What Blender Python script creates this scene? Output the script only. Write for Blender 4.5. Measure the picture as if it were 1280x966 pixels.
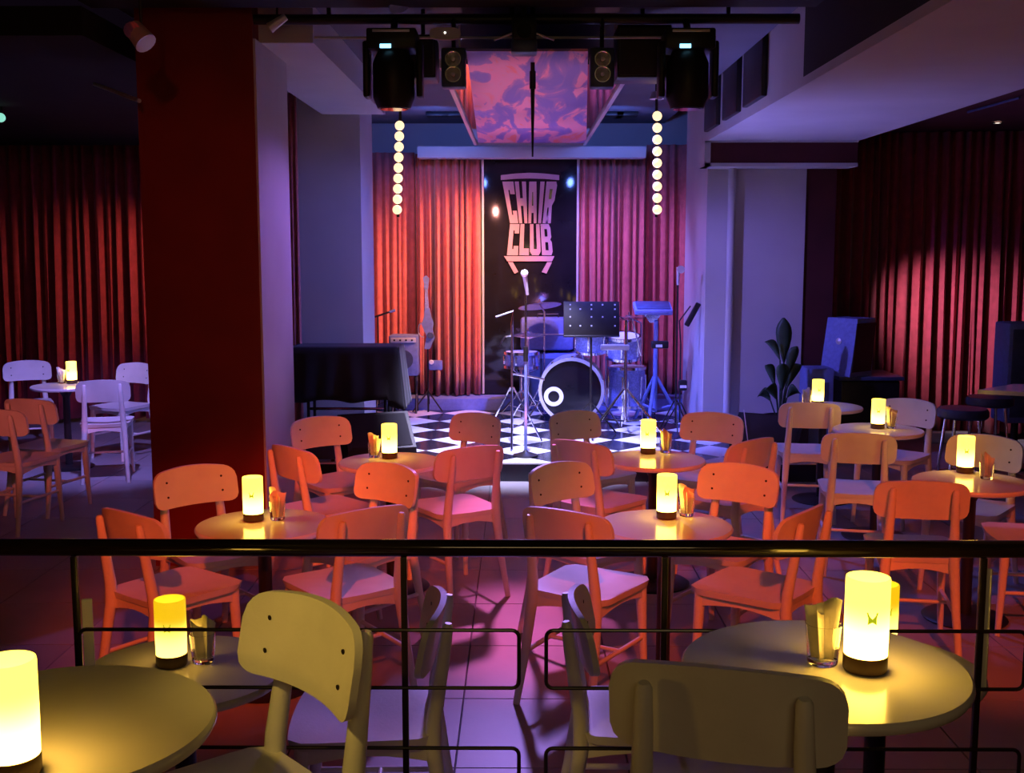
import bpy, bmesh, math, random
from mathutils import Vector, Matrix, Euler
random.seed(7)
S = bpy.context.scene
for o in list(bpy.data.objects): bpy.data.objects.remove(o)
COL = S.collection
PI = math.pi
def R(a): return math.radians(a)

# ------------------------------------------------------------------ camera, world, lights, exposure
F = 1400.0                                     # focal length in pixels of the 1280 x 966 frame
EYE = Vector((0, 0, 1.84))
CROT = Euler((R(90 - 7.03), 0, R(0.4)))
cam = bpy.data.objects.new('camera', bpy.data.cameras.new('camera'))
COL.objects.link(cam); cam.location = EYE; cam.rotation_euler = CROT
cam.data.sensor_fit = 'HORIZONTAL'; cam.data.sensor_width = 36; cam.data.lens = F / 1280 * 36
cam.data.clip_start = 0.05
S.camera = cam
S.view_settings.view_transform = 'Standard'; S.view_settings.look = 'None'
S.view_settings.exposure = 0.0; S.view_settings.gamma = 1.0; S.view_settings.use_curve_mapping = False

w = bpy.data.worlds.new('dark_room'); S.world = w; w.use_nodes = True
w.node_tree.nodes['Background'].inputs[0].default_value = (0.25, 0.12, 0.3, 1)
w.node_tree.nodes['Background'].inputs[1].default_value = 0.012

def spot(name, loc, target, col, power, angle, blend=0.5, radius=0.06):
    l = bpy.data.lights.new(name, 'SPOT'); l.color = col; l.energy = power
    l.spot_size = R(angle); l.spot_blend = blend; l.shadow_soft_size = radius
    o = bpy.data.objects.new(name, l); COL.objects.link(o); o.location = loc
    o.rotation_euler = (Vector(target) - Vector(loc)).to_track_quat('-Z', 'Y').to_euler()
    return o
def area(name, loc, target, col, power, sx, sy):
    l = bpy.data.lights.new(name, 'AREA'); l.color = col; l.energy = power; l.shape = 'RECTANGLE'
    l.size = sx; l.size_y = sy
    o = bpy.data.objects.new(name, l); COL.objects.link(o); o.location = loc
    o.rotation_euler = (Vector(target) - Vector(loc)).to_track_quat('-Z', 'Y').to_euler()
    return o
ORANGE = (1.0, 0.075, 0.010); VIOLET = (0.23, 0.18, 1.0); BLUE = (0.13, 0.17, 1.0); PINK = (1.0, 0.16, 0.3)
FLOORPINK = (1.0, 0.17, 0.62); WHITEBLUE = (0.62, 0.58, 1.0)
# warm spill over the near platform
area('platform_spill', (0.3, -1.8, 3.0), (0.3, 2.2, 1.0), (1, .68, .30), 10, 1.6, .6)
spot('platform_spot', (-1.4, 0.6, 2.9), (-0.38, 2.2, 1.02), (1, .62, .10), 95, 15, 0.8)
# orange front spots above the platform, thrown over the rail onto the tables
spot('spot_front', (-0.6, 0.5, 3.35), (-1.25, 4.75, 0.5), ORANGE, 600, 22, 0.7)
spot('spot_front', (0.6, 0.5, 3.35), (0.85, 4.7, 0.5), ORANGE, 600, 22, 0.7)
spot('spot_front', (-0.3, 0.5, 3.35), (-0.75, 6.2, 0.5), (1, .07, .015), 850, 15, 0.7)
spot('spot_front', (0.4, 0.5, 3.35), (1.0, 6.2, 0.5), (1, .07, .015), 480, 15, 0.7)
spot('spot_front', (1.4, 0.5, 3.35), (2.1, 4.9, 0.4), (1, .08, .02), 640, 18, 0.8)
spot('spot_front', (1.5, 0.5, 3.35), (2.1, 6.7, 0.6), (1, .20, .05), 500, 13, 0.9)
spot('spot_front', (-1.8, 0.5, 3.35), (-3.45, 7.5, 0.6), (1, .14, .12), 620, 9, 0.9)
spot('pillar_spill', (-1.3, 2.6, 3.4), (-1.9, 6.4, 1.0), (1, .08, .05), 45, 60, 1.0)
# backdrop
spot('backdrop', (0.25, 10.75, 2.7), (-0.85, 12.1, 1.1), (1, .36, .18), 520, 75, 1.0)
spot('backdrop', (-0.95, 9.7, 2.8), (-0.78, 12.1, 1.6), (1, .36, .30), 130, 60, 1.0)
spot('backdrop', (0.10, 10.75, 2.7), (1.25, 12.1, 1.2), (.36, .22, 1.0), 280, 75, 1.0)
spot('backdrop', (0.75, 9.0, 2.8), (1.35, 12.1, 1.2), (.6, .20, 1.0), 120, 50, 0.9)
spot('backdrop', (0.15, 8.6, 0.25), (0.05, 12.1, 2.1), (1, .2, .25), 160, 26, 0.9)
# stage rig
spot('stage_key', (0.0, 8.4, 2.8), (0.0, 9.6, 0.15), WHITEBLUE, 1300, 56, 0.7)
spot('stage_key', (0.5, 10.0, 2.8), (0.5, 10.5, 0.15), (.14, .16, 1), 750, 80, 0.7)
spot('aisle', (0.0, 8.2, 2.8), (0.0, 5.35, 0.0), FLOORPINK, 720, 18, 1.0, 0.1)
spot('aisle', (0.0, 8.0, 2.8), (-0.05, 3.5, 0.2), (.42, .25, 1.0), 520, 26, 1.0, 0.1)
spot('aisle', (0.6, 8.1, 2.8), (2.3, 6.8, 0.0), BLUE, 150, 60, 0.9, 0.15)
spot('stage_side', (-0.9, 8.0, 2.6), (2.1, 10.2, 1.0), VIOLET, 430, 45, 0.9)               # right column and plant
spot('stage_side', (0.9, 8.4, 1.2), (2.2, 8.2, 2.8), (.25, .22, 1), 110, 110, 0.9)         # soffit
spot('stage_side', (0.9, 9.0, 2.4), (-1.6, 10.0, 1.4), (.13, .18, 1), 190, 60, 0.9)        # left column
spot('stage_side', (-0.3, 8.1, 2.5), (-1.4, 6.8, 1.7), (.40, .18, 1), 100, 55, 0.9)          # pillar flank
for y in (6.9, 7.9, 8.9, 9.9, 10.9):
    spot('ceiling_up', (0.04, y, 0.25), (0.04, y + .1, 2.9), (1, .42, .62), 105, 32, 1.0)    # unseen uplights, added to brighten the painted ceiling reflection
spot('ceiling_up', (-0.85, 10.9, 2.95), (-0.85, 12.5, 3.06), (.12, .22, 1), 22, 130, 0.9)
spot('ceiling_up', (0.95, 10.9, 2.95), (0.95, 12.5, 3.06), (.12, .22, 1), 22, 130, 0.9)
spot('left_wash', (-2.8, 7.5, 2.85), (-3.6, 9.5, 0.4), (.33, .24, 1), 420, 52, 0.8)
spot('curtain_graze', (2.78, 10.0, 1.9), (4.7, 10.95, 0.8), (1, .80, 1), 210, 54, 1.0)
spot('curtain_graze', (-2.35, 10.5, 2.2), (-4.25, 11.75, 1.5), (1, .45, .25), 130, 46, 1.0)

def at(px, py, z=None, Y=None):
    """world point seen at a pixel of the photograph, at height z or at distance Y"""
    d = CROT.to_matrix() @ Vector(((px - 640) / F, -(py - 483) / F, -1))
    t = (z - EYE.z) / d.z if z is not None else Y / d.y
    return EYE + d * t
def xat(px, Y): return at(px, 483, Y=Y).x

# ------------------------------------------------------------------ materials
def mat(name, col, rough=0.5, metal=0.0, coat=0.0, noise=None, bump=0.0, bscale=60, trans=0.0, ior=1.45, sheen=0.0, emit=None, estr=0):
    m = bpy.data.materials.new(name); m.use_nodes = True
    nt = m.node_tree; b = nt.nodes['Principled BSDF']
    b.inputs['Base Color'].default_value = (*col, 1); b.inputs['Roughness'].default_value = rough
    b.inputs['Metallic'].default_value = metal; b.inputs['Coat Weight'].default_value = coat
    b.inputs['Transmission Weight'].default_value = trans; b.inputs['IOR'].default_value = ior
    b.inputs['Sheen Weight'].default_value = sheen
    tc = nt.nodes.new('ShaderNodeTexCoord')
    if noise:
        sc, amt = noise
        n = nt.nodes.new('ShaderNodeTexNoise'); n.inputs['Scale'].default_value = sc; n.inputs['Detail'].default_value = 5
        nt.links.new(tc.outputs['Object'], n.inputs['Vector'])
        r = nt.nodes.new('ShaderNodeValToRGB')
        r.color_ramp.elements[0].position = 0.3; r.color_ramp.elements[1].position = 0.72
        r.color_ramp.elements[0].color = (*[c * (1 - amt) for c in col], 1)
        r.color_ramp.elements[1].color = (*[min(1, c * (1 + amt)) for c in col], 1)
        nt.links.new(n.outputs['Fac'], r.inputs['Fac']); nt.links.new(r.outputs['Color'], b.inputs['Base Color'])
    if bump:
        n2 = nt.nodes.new('ShaderNodeTexNoise'); n2.inputs['Scale'].default_value = bscale
        nt.links.new(tc.outputs['Object'], n2.inputs['Vector'])
        bp = nt.nodes.new('ShaderNodeBump'); bp.inputs['Strength'].default_value = bump; bp.inputs['Distance'].default_value = 0.01
        nt.links.new(n2.outputs['Fac'], bp.inputs['Height']); nt.links.new(bp.outputs['Normal'], b.inputs['Normal'])
    if emit:
        b.inputs['Emission Color'].default_value = (*emit, 1); b.inputs['Emission Strength'].default_value = estr
    return m
M = {}
M['chair'] = mat('white_paint', (0.80, 0.78, 0.74), 0.38, noise=(9, .05), bump=.05, bscale=90)
M['table'] = mat('white_laminate', (0.78, 0.76, 0.72), 0.22, coat=.3, noise=(5, .04))
M['table_leg'] = mat('dark_steel', (0.05, 0.045, 0.045), 0.4, metal=.7)
M['screw'] = mat('screw', (0.03, 0.02, 0.02), 0.4, metal=.5)
M['black'] = mat('black_plastic', (0.012, 0.010, 0.011), 0.45, noise=(20, .3))
M['blackgloss'] = mat('black_gloss', (0.012, 0.012, 0.016), 0.09, noise=(4, .2))
M['rail'] = mat('rail_lacquer', (0.018, 0.012, 0.012), 0.14, metal=.2, coat=.8)
M['post'] = mat('post_steel', (0.85, 0.82, 0.76), 0.5)
M['rod'] = mat('rod_paint', (0.014, 0.008, 0.008), 0.35, coat=.2)
M['chrome'] = mat('chrome', (0.82, 0.82, 0.85), 0.16, metal=1)
M['darkwall'] = mat('oxblood_paint', (0.20, 0.012, 0.010), 0.6, noise=(3, .12), bump=.05)
M['wall'] = mat('pale_plaster', (0.52, 0.50, 0.52), 0.75, noise=(2, .06), bump=.08, bscale=40)
M['stageceil'] = mat('grey_ceiling_paint', (0.13, 0.13, 0.16), 0.75, noise=(2, .08))
M['ceil'] = mat('black_ceiling', (0.012, 0.009, 0.010), 0.8, noise=(4, .2))
M['ceilred'] = mat('dark_red_ceiling', (0.07, 0.012, 0.014), 0.8, noise=(3, .2))
M['tile'] = mat('floor_tile', (0.34, 0.32, 0.33), 0.42, noise=(2.2, .12), bump=.04)
M['grout'] = mat('grout', (0.16, 0.15, 0.16), 0.8, noise=(9, .2))
M['tw'] = mat('white_stage_tile', (0.82, 0.82, 0.84), 0.2, noise=(5, .05))
M['tb'] = mat('black_stage_tile', (0.02, 0.02, 0.03), 0.18, noise=(5, .2))
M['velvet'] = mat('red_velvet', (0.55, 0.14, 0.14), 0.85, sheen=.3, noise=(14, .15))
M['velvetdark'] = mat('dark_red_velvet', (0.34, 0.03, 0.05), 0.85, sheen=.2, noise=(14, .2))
M['bluegear'] = mat('blue_grey_tolex', (0.16, 0.21, 0.50), 0.55, noise=(30, .12), bump=.2, bscale=200)
M['cloth'] = mat('black_cloth', (0.022, 0.020, 0.026), 0.75, noise=(6, .25), sheen=.2)
M['base'] = mat('lamp_base_wood', (0.07, 0.035, 0.015), 0.45, noise=(12, .25))
M['napkin'] = mat('paper_napkin', (0.80, 0.74, 0.62), 0.85, noise=(20, .08), bump=.2)
M['glass'] = mat('clear_glass', (1, 1, 1), 0.02, trans=1.0, ior=1.45)
M['drumshell'] = mat('sparkle_drum_wrap', (0.26, 0.30, 0.62), 0.25, noise=(60, .3), coat=.5)
M['drumhead'] = mat('drum_head', (0.72, 0.70, 0.72), 0.5, noise=(8, .06))
M['cymbal'] = mat('bronze_cymbal', (0.50, 0.42, 0.45), 0.25, metal=.9, noise=(30, .15))
M['leaf'] = mat('plant_leaf', (0.03, 0.07, 0.045), 0.45, noise=(10, .3))
M['silver'] = mat('silver_paint', (0.62, 0.60, 0.62), 0.4, metal=.3)
M['mirror'] = mat('dark_mirror', (0.34, 0.32, 0.36), 0.06, metal=1)
M['pad'] = mat('blue_leather', (0.06, 0.08, 0.16), 0.4, noise=(15, .2))
M['logo'] = mat('logo_paint', (0.42, 0.30, 0.38), 0.45, metal=.2)
M['emblem'] = mat('emblem_print', (0.20, 0.28, 0.01), 0.5, emit=(.45, .5, .01), estr=.9)
M['led'] = mat('display_led', (.1, .3, .5), 0.4, emit=(.25, .7, 1), estr=3)
M['downlight'] = mat('downlight_lens', (1, 1, 1), 0.4, emit=(1, .85, .7), estr=6)
M['bulb'] = mat('bulb_glass', (1, .8, .6), 0.3, emit=(1, .66, .36), estr=1.7)
M['teal'] = mat('teal_indicator', (.3, .9, .8), 0.4, emit=(.3, .85, .65), estr=.9)

def lamp_mat(name, top, bottom):
    m = bpy.data.materials.new(name); m.use_nodes = True; nt = m.node_tree
    b = nt.nodes['Principled BSDF']; b.inputs['Base Color'].default_value = (.5, .45, .3, 1); b.inputs['Roughness'].default_value = .4
    tc = nt.nodes.new('ShaderNodeTexCoord'); sp = nt.nodes.new('ShaderNodeSeparateXYZ')
    nt.links.new(tc.outputs['Object'], sp.inputs[0])
    mr = nt.nodes.new('ShaderNodeMapRange'); mr.interpolation_type = 'SMOOTHERSTEP'; mr.inputs['From Min'].default_value = 0.03; mr.inputs['From Max'].default_value = 0.15
    nt.links.new(sp.outputs['Z'], mr.inputs['Value'])
    mx = nt.nodes.new('ShaderNodeMix'); mx.data_type = 'RGBA'
    mx.inputs['A'].default_value = (*bottom, 1); mx.inputs['B'].default_value = (*top, 1)
    nt.links.new(mr.outputs['Result'], mx.inputs['Factor']); nt.links.new(mx.outputs['Result'], b.inputs['Emission Color'])
    b.inputs['Emission Strength'].default_value = 1.0
    return m
# an LED in the lamp's foot lights the frosted shade most at its bottom
M['lampdim'] = lamp_mat('lamp_shade_amber', (.95, .55, .004), (6, 3.3, .5))
M['lamp'] = lamp_mat('lamp_shade_bright', (1.6, 1.0, .06), (9, 5.1, .8))
M['lampnear'] = lamp_mat('lamp_shade_near', (4, 2.5, .25), (22, 11.5, 1.5))
M['lampbig'] = lamp_mat('lamp_shade_big', (4, 2.5, .25), (22, 12, 1.6))
M['lamphot'] = lamp_mat('lamp_shade_brightest', (3.2, 2.0, .22), (14, 8, 1.1))

def painted_image_mat():  # pink blotches that paint a reflection in the ceiling mirror
    m = bpy.data.materials.new('painted_mirror_image'); m.use_nodes = True; nt = m.node_tree
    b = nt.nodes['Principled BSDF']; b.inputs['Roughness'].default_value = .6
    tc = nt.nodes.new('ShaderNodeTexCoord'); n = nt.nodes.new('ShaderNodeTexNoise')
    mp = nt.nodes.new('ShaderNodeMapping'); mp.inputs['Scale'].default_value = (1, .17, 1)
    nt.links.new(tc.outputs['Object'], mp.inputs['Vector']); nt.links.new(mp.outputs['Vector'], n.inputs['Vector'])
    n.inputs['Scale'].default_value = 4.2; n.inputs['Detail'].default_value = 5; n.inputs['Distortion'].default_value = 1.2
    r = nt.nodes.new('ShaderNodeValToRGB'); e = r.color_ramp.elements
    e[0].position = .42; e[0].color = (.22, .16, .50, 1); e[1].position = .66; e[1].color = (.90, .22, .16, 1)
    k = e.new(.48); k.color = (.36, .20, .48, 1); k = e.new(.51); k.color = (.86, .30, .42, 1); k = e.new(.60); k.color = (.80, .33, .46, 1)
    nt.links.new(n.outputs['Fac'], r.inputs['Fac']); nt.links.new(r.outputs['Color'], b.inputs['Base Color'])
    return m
M['painted_image'] = painted_image_mat()

# ------------------------------------------------------------------ mesh builder
class MB:
    def __init__(s): s.v = []; s.f = []
    def add(s, vs, fs):
        n = len(s.v); s.v += [tuple(v) for v in vs]; s.f += [[i + n for i in f] for f in fs]; return s
    def box(s, c, d, rot=None):
        x, y, z = [k / 2 for k in d]
        vs = [Vector(p) for p in ((-x,-y,-z),(x,-y,-z),(x,y,-z),(-x,y,-z),(-x,-y,z),(x,-y,z),(x,y,z),(-x,y,z))]
        if rot is not None: vs = [rot @ v for v in vs]
        return s.add([v + Vector(c) for v in vs], [[3,2,1,0],[4,5,6,7],[0,1,5,4],[1,2,6,5],[2,3,7,6],[3,0,4,7]])
    def span(s, a, b):
        return s.box([(p + q) / 2 for p, q in zip(a, b)], [abs(q - p) for p, q in zip(a, b)])
    def bbox(s, c, d, r=0.01, rot=None):
        """box with chamfered edges"""
        bm = bmesh.new(); bmesh.ops.create_cube(bm, size=1)
        for v in bm.verts: v.co = Vector((v.co.x * d[0], v.co.y * d[1], v.co.z * d[2]))
        bmesh.ops.bevel(bm, geom=list(bm.edges), offset=r, segments=2, affect='EDGES', profile=.5)
        bm.verts.index_update()
        vs = [(rot @ v.co if rot is not None else v.co) + Vector(c) for v in bm.verts]; fs = [[v.index for v in f.verts] for f in bm.faces]
        bm.free(); return s.add(vs, fs)
    def tube(s, pts, rad, n=8, caps=True, closed=False):
        pts = [Vector(p) for p in pts]; m = len(pts)
        rad = rad if isinstance(rad, (list, tuple)) else [rad] * m
        vs = []; fs = []; u = None
        for i, p in enumerate(pts):
            if closed: t = pts[(i + 1) % m] - pts[i - 1]
            else: t = pts[min(i + 1, m - 1)] - pts[max(i - 1, 0)]
            t.normalize()
            if u is None:
                u = t.cross(Vector((0, 0, 1)))
                if u.length < .01: u = t.cross(Vector((0, 1, 0)))
            u = (u - t * u.dot(t)).normalized(); w_ = t.cross(u)
            for k in range(n):
                a = 2 * PI * k / n; vs.append(p + (u * math.cos(a) + w_ * math.sin(a)) * rad[i])
        for i in range(m if closed else m - 1):
            j = (i + 1) % m
            for k in range(n): fs.append([i*n+k, i*n+(k+1)%n, j*n+(k+1)%n, j*n+k])
        if caps and not closed: fs.append(list(range(n))[::-1]); fs.append([(m-1)*n+k for k in range(n)])
        return s.add(vs, fs)
    def lathe(s, prof, c=(0,0,0), n=24, rot=None):
        c = Vector(c); vs = []; fs = []
        for r, z in prof:
            for k in range(n):
                a = 2*PI*k/n; v = Vector((r*math.cos(a), r*math.sin(a), z)); vs.append((rot @ v if rot is not None else v) + c)
        for i in range(len(prof)-1):
            for k in range(n): fs.append([i*n+k, i*n+(k+1)%n, (i+1)*n+(k+1)%n, (i+1)*n+k])
        ring = prof[0] == prof[-1]
        if prof[0][0] > 1e-6 and not ring: fs.append(list(range(n))[::-1])
        if prof[-1][0] > 1e-6 and not ring: fs.append([(len(prof)-1)*n+k for k in range(n)])
        return s.add(vs, fs)
    def prism(s, poly, fn, t0, t1):
        """poly in 2D, fn(u, v, t) -> point"""
        n = len(poly)
        vs = [fn(u, v, t0) for u, v in poly] + [fn(u, v, t1) for u, v in poly]
        fs = [list(range(n))[::-1], [n+i for i in range(n)]] + [[i, (i+1)%n, n+(i+1)%n, n+i] for i in range(n)]
        return s.add(vs, fs)
    def grid(s, nu, nv, fn, flip=False):
        vs = [fn(i/(nu-1), j/(nv-1)) for j in range(nv) for i in range(nu)]
        fs = [[j*nu+i, j*nu+i+1, (j+1)*nu+i+1, (j+1)*nu+i] for j in range(nv-1) for i in range(nu-1)]
        return s.add(vs, [f[::-1] for f in fs] if flip else fs)
    def build(s, name, m, parent=None, angle=35, loc=None, flat=False):
        me = bpy.data.meshes.new(name); me.from_pydata([tuple(v) for v in s.v], [], s.f)
        bm = bmesh.new(); bm.from_mesh(me); bmesh.ops.recalc_face_normals(bm, faces=bm.faces); bm.to_mesh(me); bm.free()
        if not flat:
            me.shade_smooth(); me.set_sharp_from_angle(angle=R(angle))
        me.materials.append(M[m] if isinstance(m, str) else m)
        o = bpy.data.objects.new(name, me); COL.objects.link(o)
        if parent: o.parent = parent
        if loc: o.location = loc
        return o
def tag(o, label, cat, group=None):
    o['label'] = label; o['category'] = cat
    if group: o['group'] = group
    return o
def thing(name, label, cat, loc=(0,0,0), rz=0, group=None):
    o = bpy.data.objects.new(name, None); COL.objects.link(o); o.empty_display_size = .1
    o.location = loc; o.rotation_euler = (0, 0, rz); return tag(o, label, cat, group)
def struct(o): o['kind'] = 'structure'; return o
def copy_tree(o, parent=None):
    kids = list(o.children); c = o.copy(); COL.objects.link(c)
    if parent: c.parent = parent
    for k in kids: copy_tree(k, c)
    return c
def slab(name, a, b, m): return struct(MB().span(a, b).build(name, m, flat=True))

# ------------------------------------------------------------------ the setting
YB = 12.3                                      # back of the stage
SX0, SX1 = -2.3, 2.35
floor = slab('floor', (-6.5, 2.5, -0.2), (6.5, 13.0, -0.012), 'grout')
TS = 0.62
def tile_mesh():
    h = TS/2 - 0.002; b = .002
    return MB().add([(-h,-h,-.012),(h,-h,-.012),(h,h,-.012),(-h,h,-.012),(-h+b,-h+b,0),(h-b,-h+b,0),(h-b,h-b,0),(-h+b,h-b,0)],
                    [[4,5,6,7],[0,1,5,4],[1,2,6,5],[2,3,7,6],[3,0,4,7]])
t0 = None; nt_ = 0
rest = MB()
for j in range(17):
    for i in range(-10, 10):
        x = (i + .5) * TS - 0.23; y = 2.56 + (j + .5) * TS
        vis = abs(x) < 0.5 * y + .5
        if not vis or (y > 9.1 and SX0 + .3 < x < SX1 - .3): continue
        if nt_ < 165 and y < 10.5:
            if t0 is None: t0 = tile_mesh().build('tile', 'tile', floor, flat=True); o = t0
            else: o = t0.copy(); COL.objects.link(o)
            o.location = (x, y, 0); nt_ += 1
        else:
            h = TS/2 - .003
            rest.span((x-h, y-h, -.012), (x+h, y+h, -.001))
if rest.v:
    ro = rest.build('far_tiles', 'tile', floor, flat=True); ro['kind'] = 'stuff'
platform = slab('platform_floor', (-4, -2.5, 0.0), (4, 2.5, 0.32), 'darkwall')
# stage
SX0, SX1, SY0, SH = -2.3, 2.35, 8.75, 0.15
stage = slab('stage_floor', (SX0, SY0, -0.01), (SX1, YB, SH - .012), 'tb')
def clip(poly, ax, val, keep_gt):
    out = []
    for i in range(len(poly)):
        p, q = poly[i-1], poly[i]
        pi_ = (p[ax] > val) == keep_gt; qi = (q[ax] > val) == keep_gt
        if pi_ != qi:
            t = (val - p[ax]) / (q[ax] - p[ax]); out.append((p[0] + t*(q[0]-p[0]), p[1] + t*(q[1]-p[1])))
        if qi: out.append(q)
    return out
D = 0.27                                        # half diagonal of a stage tile
for i in range(-9, 11):
    for j in range(0, 15):
        cx, cy = 0.02 + i * D, SY0 + j * D
        if (i + j) % 2: continue
        for kind, (ox, oy) in (('tw', (0, 0)),) if j % 2 == 0 else (('tb', (0, 0)),):
            e = .996
            poly = [(cx + D*e, cy), (cx, cy + D*e), (cx - D*e, cy), (cx, cy - D*e)]
            for ax, v, g in ((0, SX0, True), (0, SX1, False), (1, SY0 + .001, True), (1, YB, False)):
                if poly: poly = clip(poly, ax, v, g)
            if len(poly) >= 3:
                MB().prism(poly, lambda u, v, t: (u, v, t), SH - .012, SH).build('stage_tile', kind, stage, flat=True)
# walls and ceilings
slab('wall_back', (-6.5, YB + .25, -.1), (6.5, YB + .4, 4.0), 'wall')
slab('wall_left', (-6.5, -2.5, -.1), (-6.35, 13, 4.0), 'darkwall')
slab('wall_right', (6.35, -2.5, -.1), (6.5, 13, 4.0), 'darkwall')
slab('wall_rear', (-6.5, -2.65, -.1), (6.5, -2.5, 4.0), 'darkwall')
slab('ceiling', (-6.5, -2.5, 3.55), (6.5, 6.05, 3.7), 'ceil')
slab('ceiling_left', (-6.5, 6.05, 2.95), (-2.3, 12.6, 3.1), 'ceil')
slab('ceiling_stage', (-2.3, 6.05, 3.2), (1.58, 12.6, 3.35), 'stageceil')
slab('ceiling_right', (2.66, 4.0, 2.95), (6.5, 12.6, 3.1), 'ceilred')
slab('trim_1', (-2.3, 5.95, 3.12), (1.58, 6.2, 3.55), 'ceil')
# pillar on the left
PY0, PY1 = 6.35, 7.2
px0, px1 = xat(186, PY0), xat(330, PY0)
slab('pillar', (px0, PY0, 0), (px1 - .012, PY1, 3.5), 'darkwall')
slab('wall_pillar_side', (px1 - .012, PY0 + .01, 0), (px1, PY1, 2.99), 'wall')
# left column
cy0, cy1 = 9.9, 10.7
slab('wall_column_left', (xat(368, cy0), cy0, 0), (xat(455, cy0), cy1, 3.2), 'wall')
slab('trim_2', (px1 - .25, PY0 + .15, 2.99), (xat(428, 7.3), 9.9, 3.2), 'wall')
# right column
rx0, rx1 = xat(879, 10.2), xat(1000, 10.2)
slab('wall_column_right', (rx0, 10.2, 0), (rx1, 11.5, 3.2), 'wall')
slab('wall_column_flank', (rx1, 10.22, 0), (xat(1037, 10.22), 11.5, 2.94), 'ceilred')
tag(MB().tube([(xat(909, 10.16), 10.15, SH), (xat(909, 10.16), 10.15, 2.75)], .035, 12).build('conduit_pipe', 'wall'), 'pale vertical pipe running down the front of the right column', 'pipe')
# beam box over the right column
bx0, bx1 = xat(875, 9.9), xat(1062, 9.9)
zt, zb = at(900, 176, Y=9.9).z, at(900, 208, Y=9.9).z
b = MB(); b.span((bx0, 9.9, zb), (bx1, 10.2, zb + .03)); b.span((bx0, 9.9, zb), (bx0 + .05, 10.2, zt)); b.span((bx0, 9.9, zt-.012), (bx1, 10.2, zt))
struct(b.build('trim_3', 'wall', flat=True))
slab('trim_4', (bx0 + .05, 9.92, zb + .03), (bx1, 10.2, zt - .012), 'ceilred')
# soffit running from the stage to the front on the right
sz = zt
sx0 = bx0 + .02; sx1 = bx1
slab('ceiling_soffit', (sx0, 2.2, sz), (sx1, 10.2, sz + .05), 'wall')
slab('wall_soffit_front', (sx0, 2.2, sz + .05), (sx0 + .04, 6.6, 3.6), 'ceil')
side = slab('wall_soffit_side', (sx0, 6.6, sz + .05), (sx0 + .04, 10.2, 3.6), 'wall')
for pxa, pxb in ((938, 962), (912, 930), (889, 904)):
    # acoustic panels on the soffit's flank, at the distance where the flank is seen at those columns
    def ysoff(px): return sx0 / (at(px, 0, Y=1).x)
    ya, yb = ysoff(pxa), ysoff(pxb)
    z1 = sz + .62
    p = MB().bbox((sx0 - .02, (ya + yb) / 2, (sz + .07 + z1) / 2), (.04, abs(ya - yb), z1 - sz - .07), .008).build('panel', 'black', side)

# ------------------------------------------------------------------ curtains
def curtain(name, label, pts, z0, z1, folds, amp, m, group=None, seed=1):
    rnd = random.Random(seed); a, bb = Vector(pts[0]), Vector(pts[1]); L = (bb - a).length
    u = (bb - a).normalized(); nrm = Vector((-u.y, u.x))
    ws = [rnd.uniform(.55, 1.45) for _ in range(folds)]; tot = sum(ws); edges = [0]
    for x in ws: edges.append(edges[-1] + x / tot)
    am = [rnd.uniform(.5, 1.3) for _ in range(folds)]; drift = [rnd.uniform(-.35, .35) for _ in range(folds)]
    k = 10; nv = 9; vs = []; nu = folds * k + 1
    for j in range(nv):
        tz = j / (nv - 1); z = z1 + (z0 - z1) * tz
        for i in range(nu):
            fi = min(i // k, folds - 1); q = (i - fi * k) / k; s = edges[fi] + (edges[fi+1] - edges[fi]) * q
            wv = math.sin(2 * PI * q) * am[fi] + .25 * math.sin(6 * PI * q + fi) * tz
            y = amp * (0.45 + .75 * tz) * wv
            sh = drift[fi] * math.sin(PI * q) * (edges[fi+1] - edges[fi]) * L * tz + math.cos(2*PI*q) * .012 * tz * math.sin(PI * q)
            p = a + u * (s * L + sh) + nrm * y; vs.append((p.x, p.y, z))
    mb = MB(); mb.add(vs, [[j*nu+i, j*nu+i+1, (j+1)*nu+i+1, (j+1)*nu+i] for j in range(nv-1) for i in range(nu-1)])
    o = mb.build(name, m, angle=80)
    md = o.modifiers.new('thickness', 'SOLIDIFY'); md.thickness = .006
    return tag(o, label, 'curtain', group)
CY = 12.02; CB = SH + .13
z_top = at(560, 192, Y=CY).z
curtain('stage_curtain', 'bright orange-lit pleated curtain left of the black logo board', ((xat(522, CY), CY), (xat(601, CY), CY)), CB, z_top, 8, .12, 'velvet', seed=3)
curtain('stage_curtain', 'dim narrow curtain between the left column and the orange-lit curtain', ((xat(440, CY+.1), CY+.1), (xat(521, CY+.1), CY+.1)), CB, z_top + .02, 9, .045, 'velvet', seed=5)
curtain('stage_curtain', 'purple-lit pleated curtain right of the black logo board', ((xat(723, CY), CY), (xat(803, CY), CY)), CB, z_top, 9, .12, 'velvet', seed=8)
curtain('stage_curtain', 'dark red curtain edge behind the right-hand bulb string', ((xat(804, CY+.1), CY+.1), (xat(880, CY+.1), CY+.1)), CB, z_top + .1, 6, .07, 'velvet', seed=9)
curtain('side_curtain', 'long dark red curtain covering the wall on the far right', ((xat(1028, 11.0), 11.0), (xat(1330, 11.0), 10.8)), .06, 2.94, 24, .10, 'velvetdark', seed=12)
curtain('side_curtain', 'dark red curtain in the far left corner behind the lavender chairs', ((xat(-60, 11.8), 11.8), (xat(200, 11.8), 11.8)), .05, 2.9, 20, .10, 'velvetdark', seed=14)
curtain('side_curtain', 'thin pink-lit curtain strip between the dark pillar and left column', ((xat(352, 9.75), 9.75), (xat(378, 9.75), 9.75)), SH, 3.15, 4, .04, 'velvet', seed=15)
slab('trim_5', (xat(468, 12), CY - .35, SH), (xat(870, 12), YB, SH + .12), 'bluegear')
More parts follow.
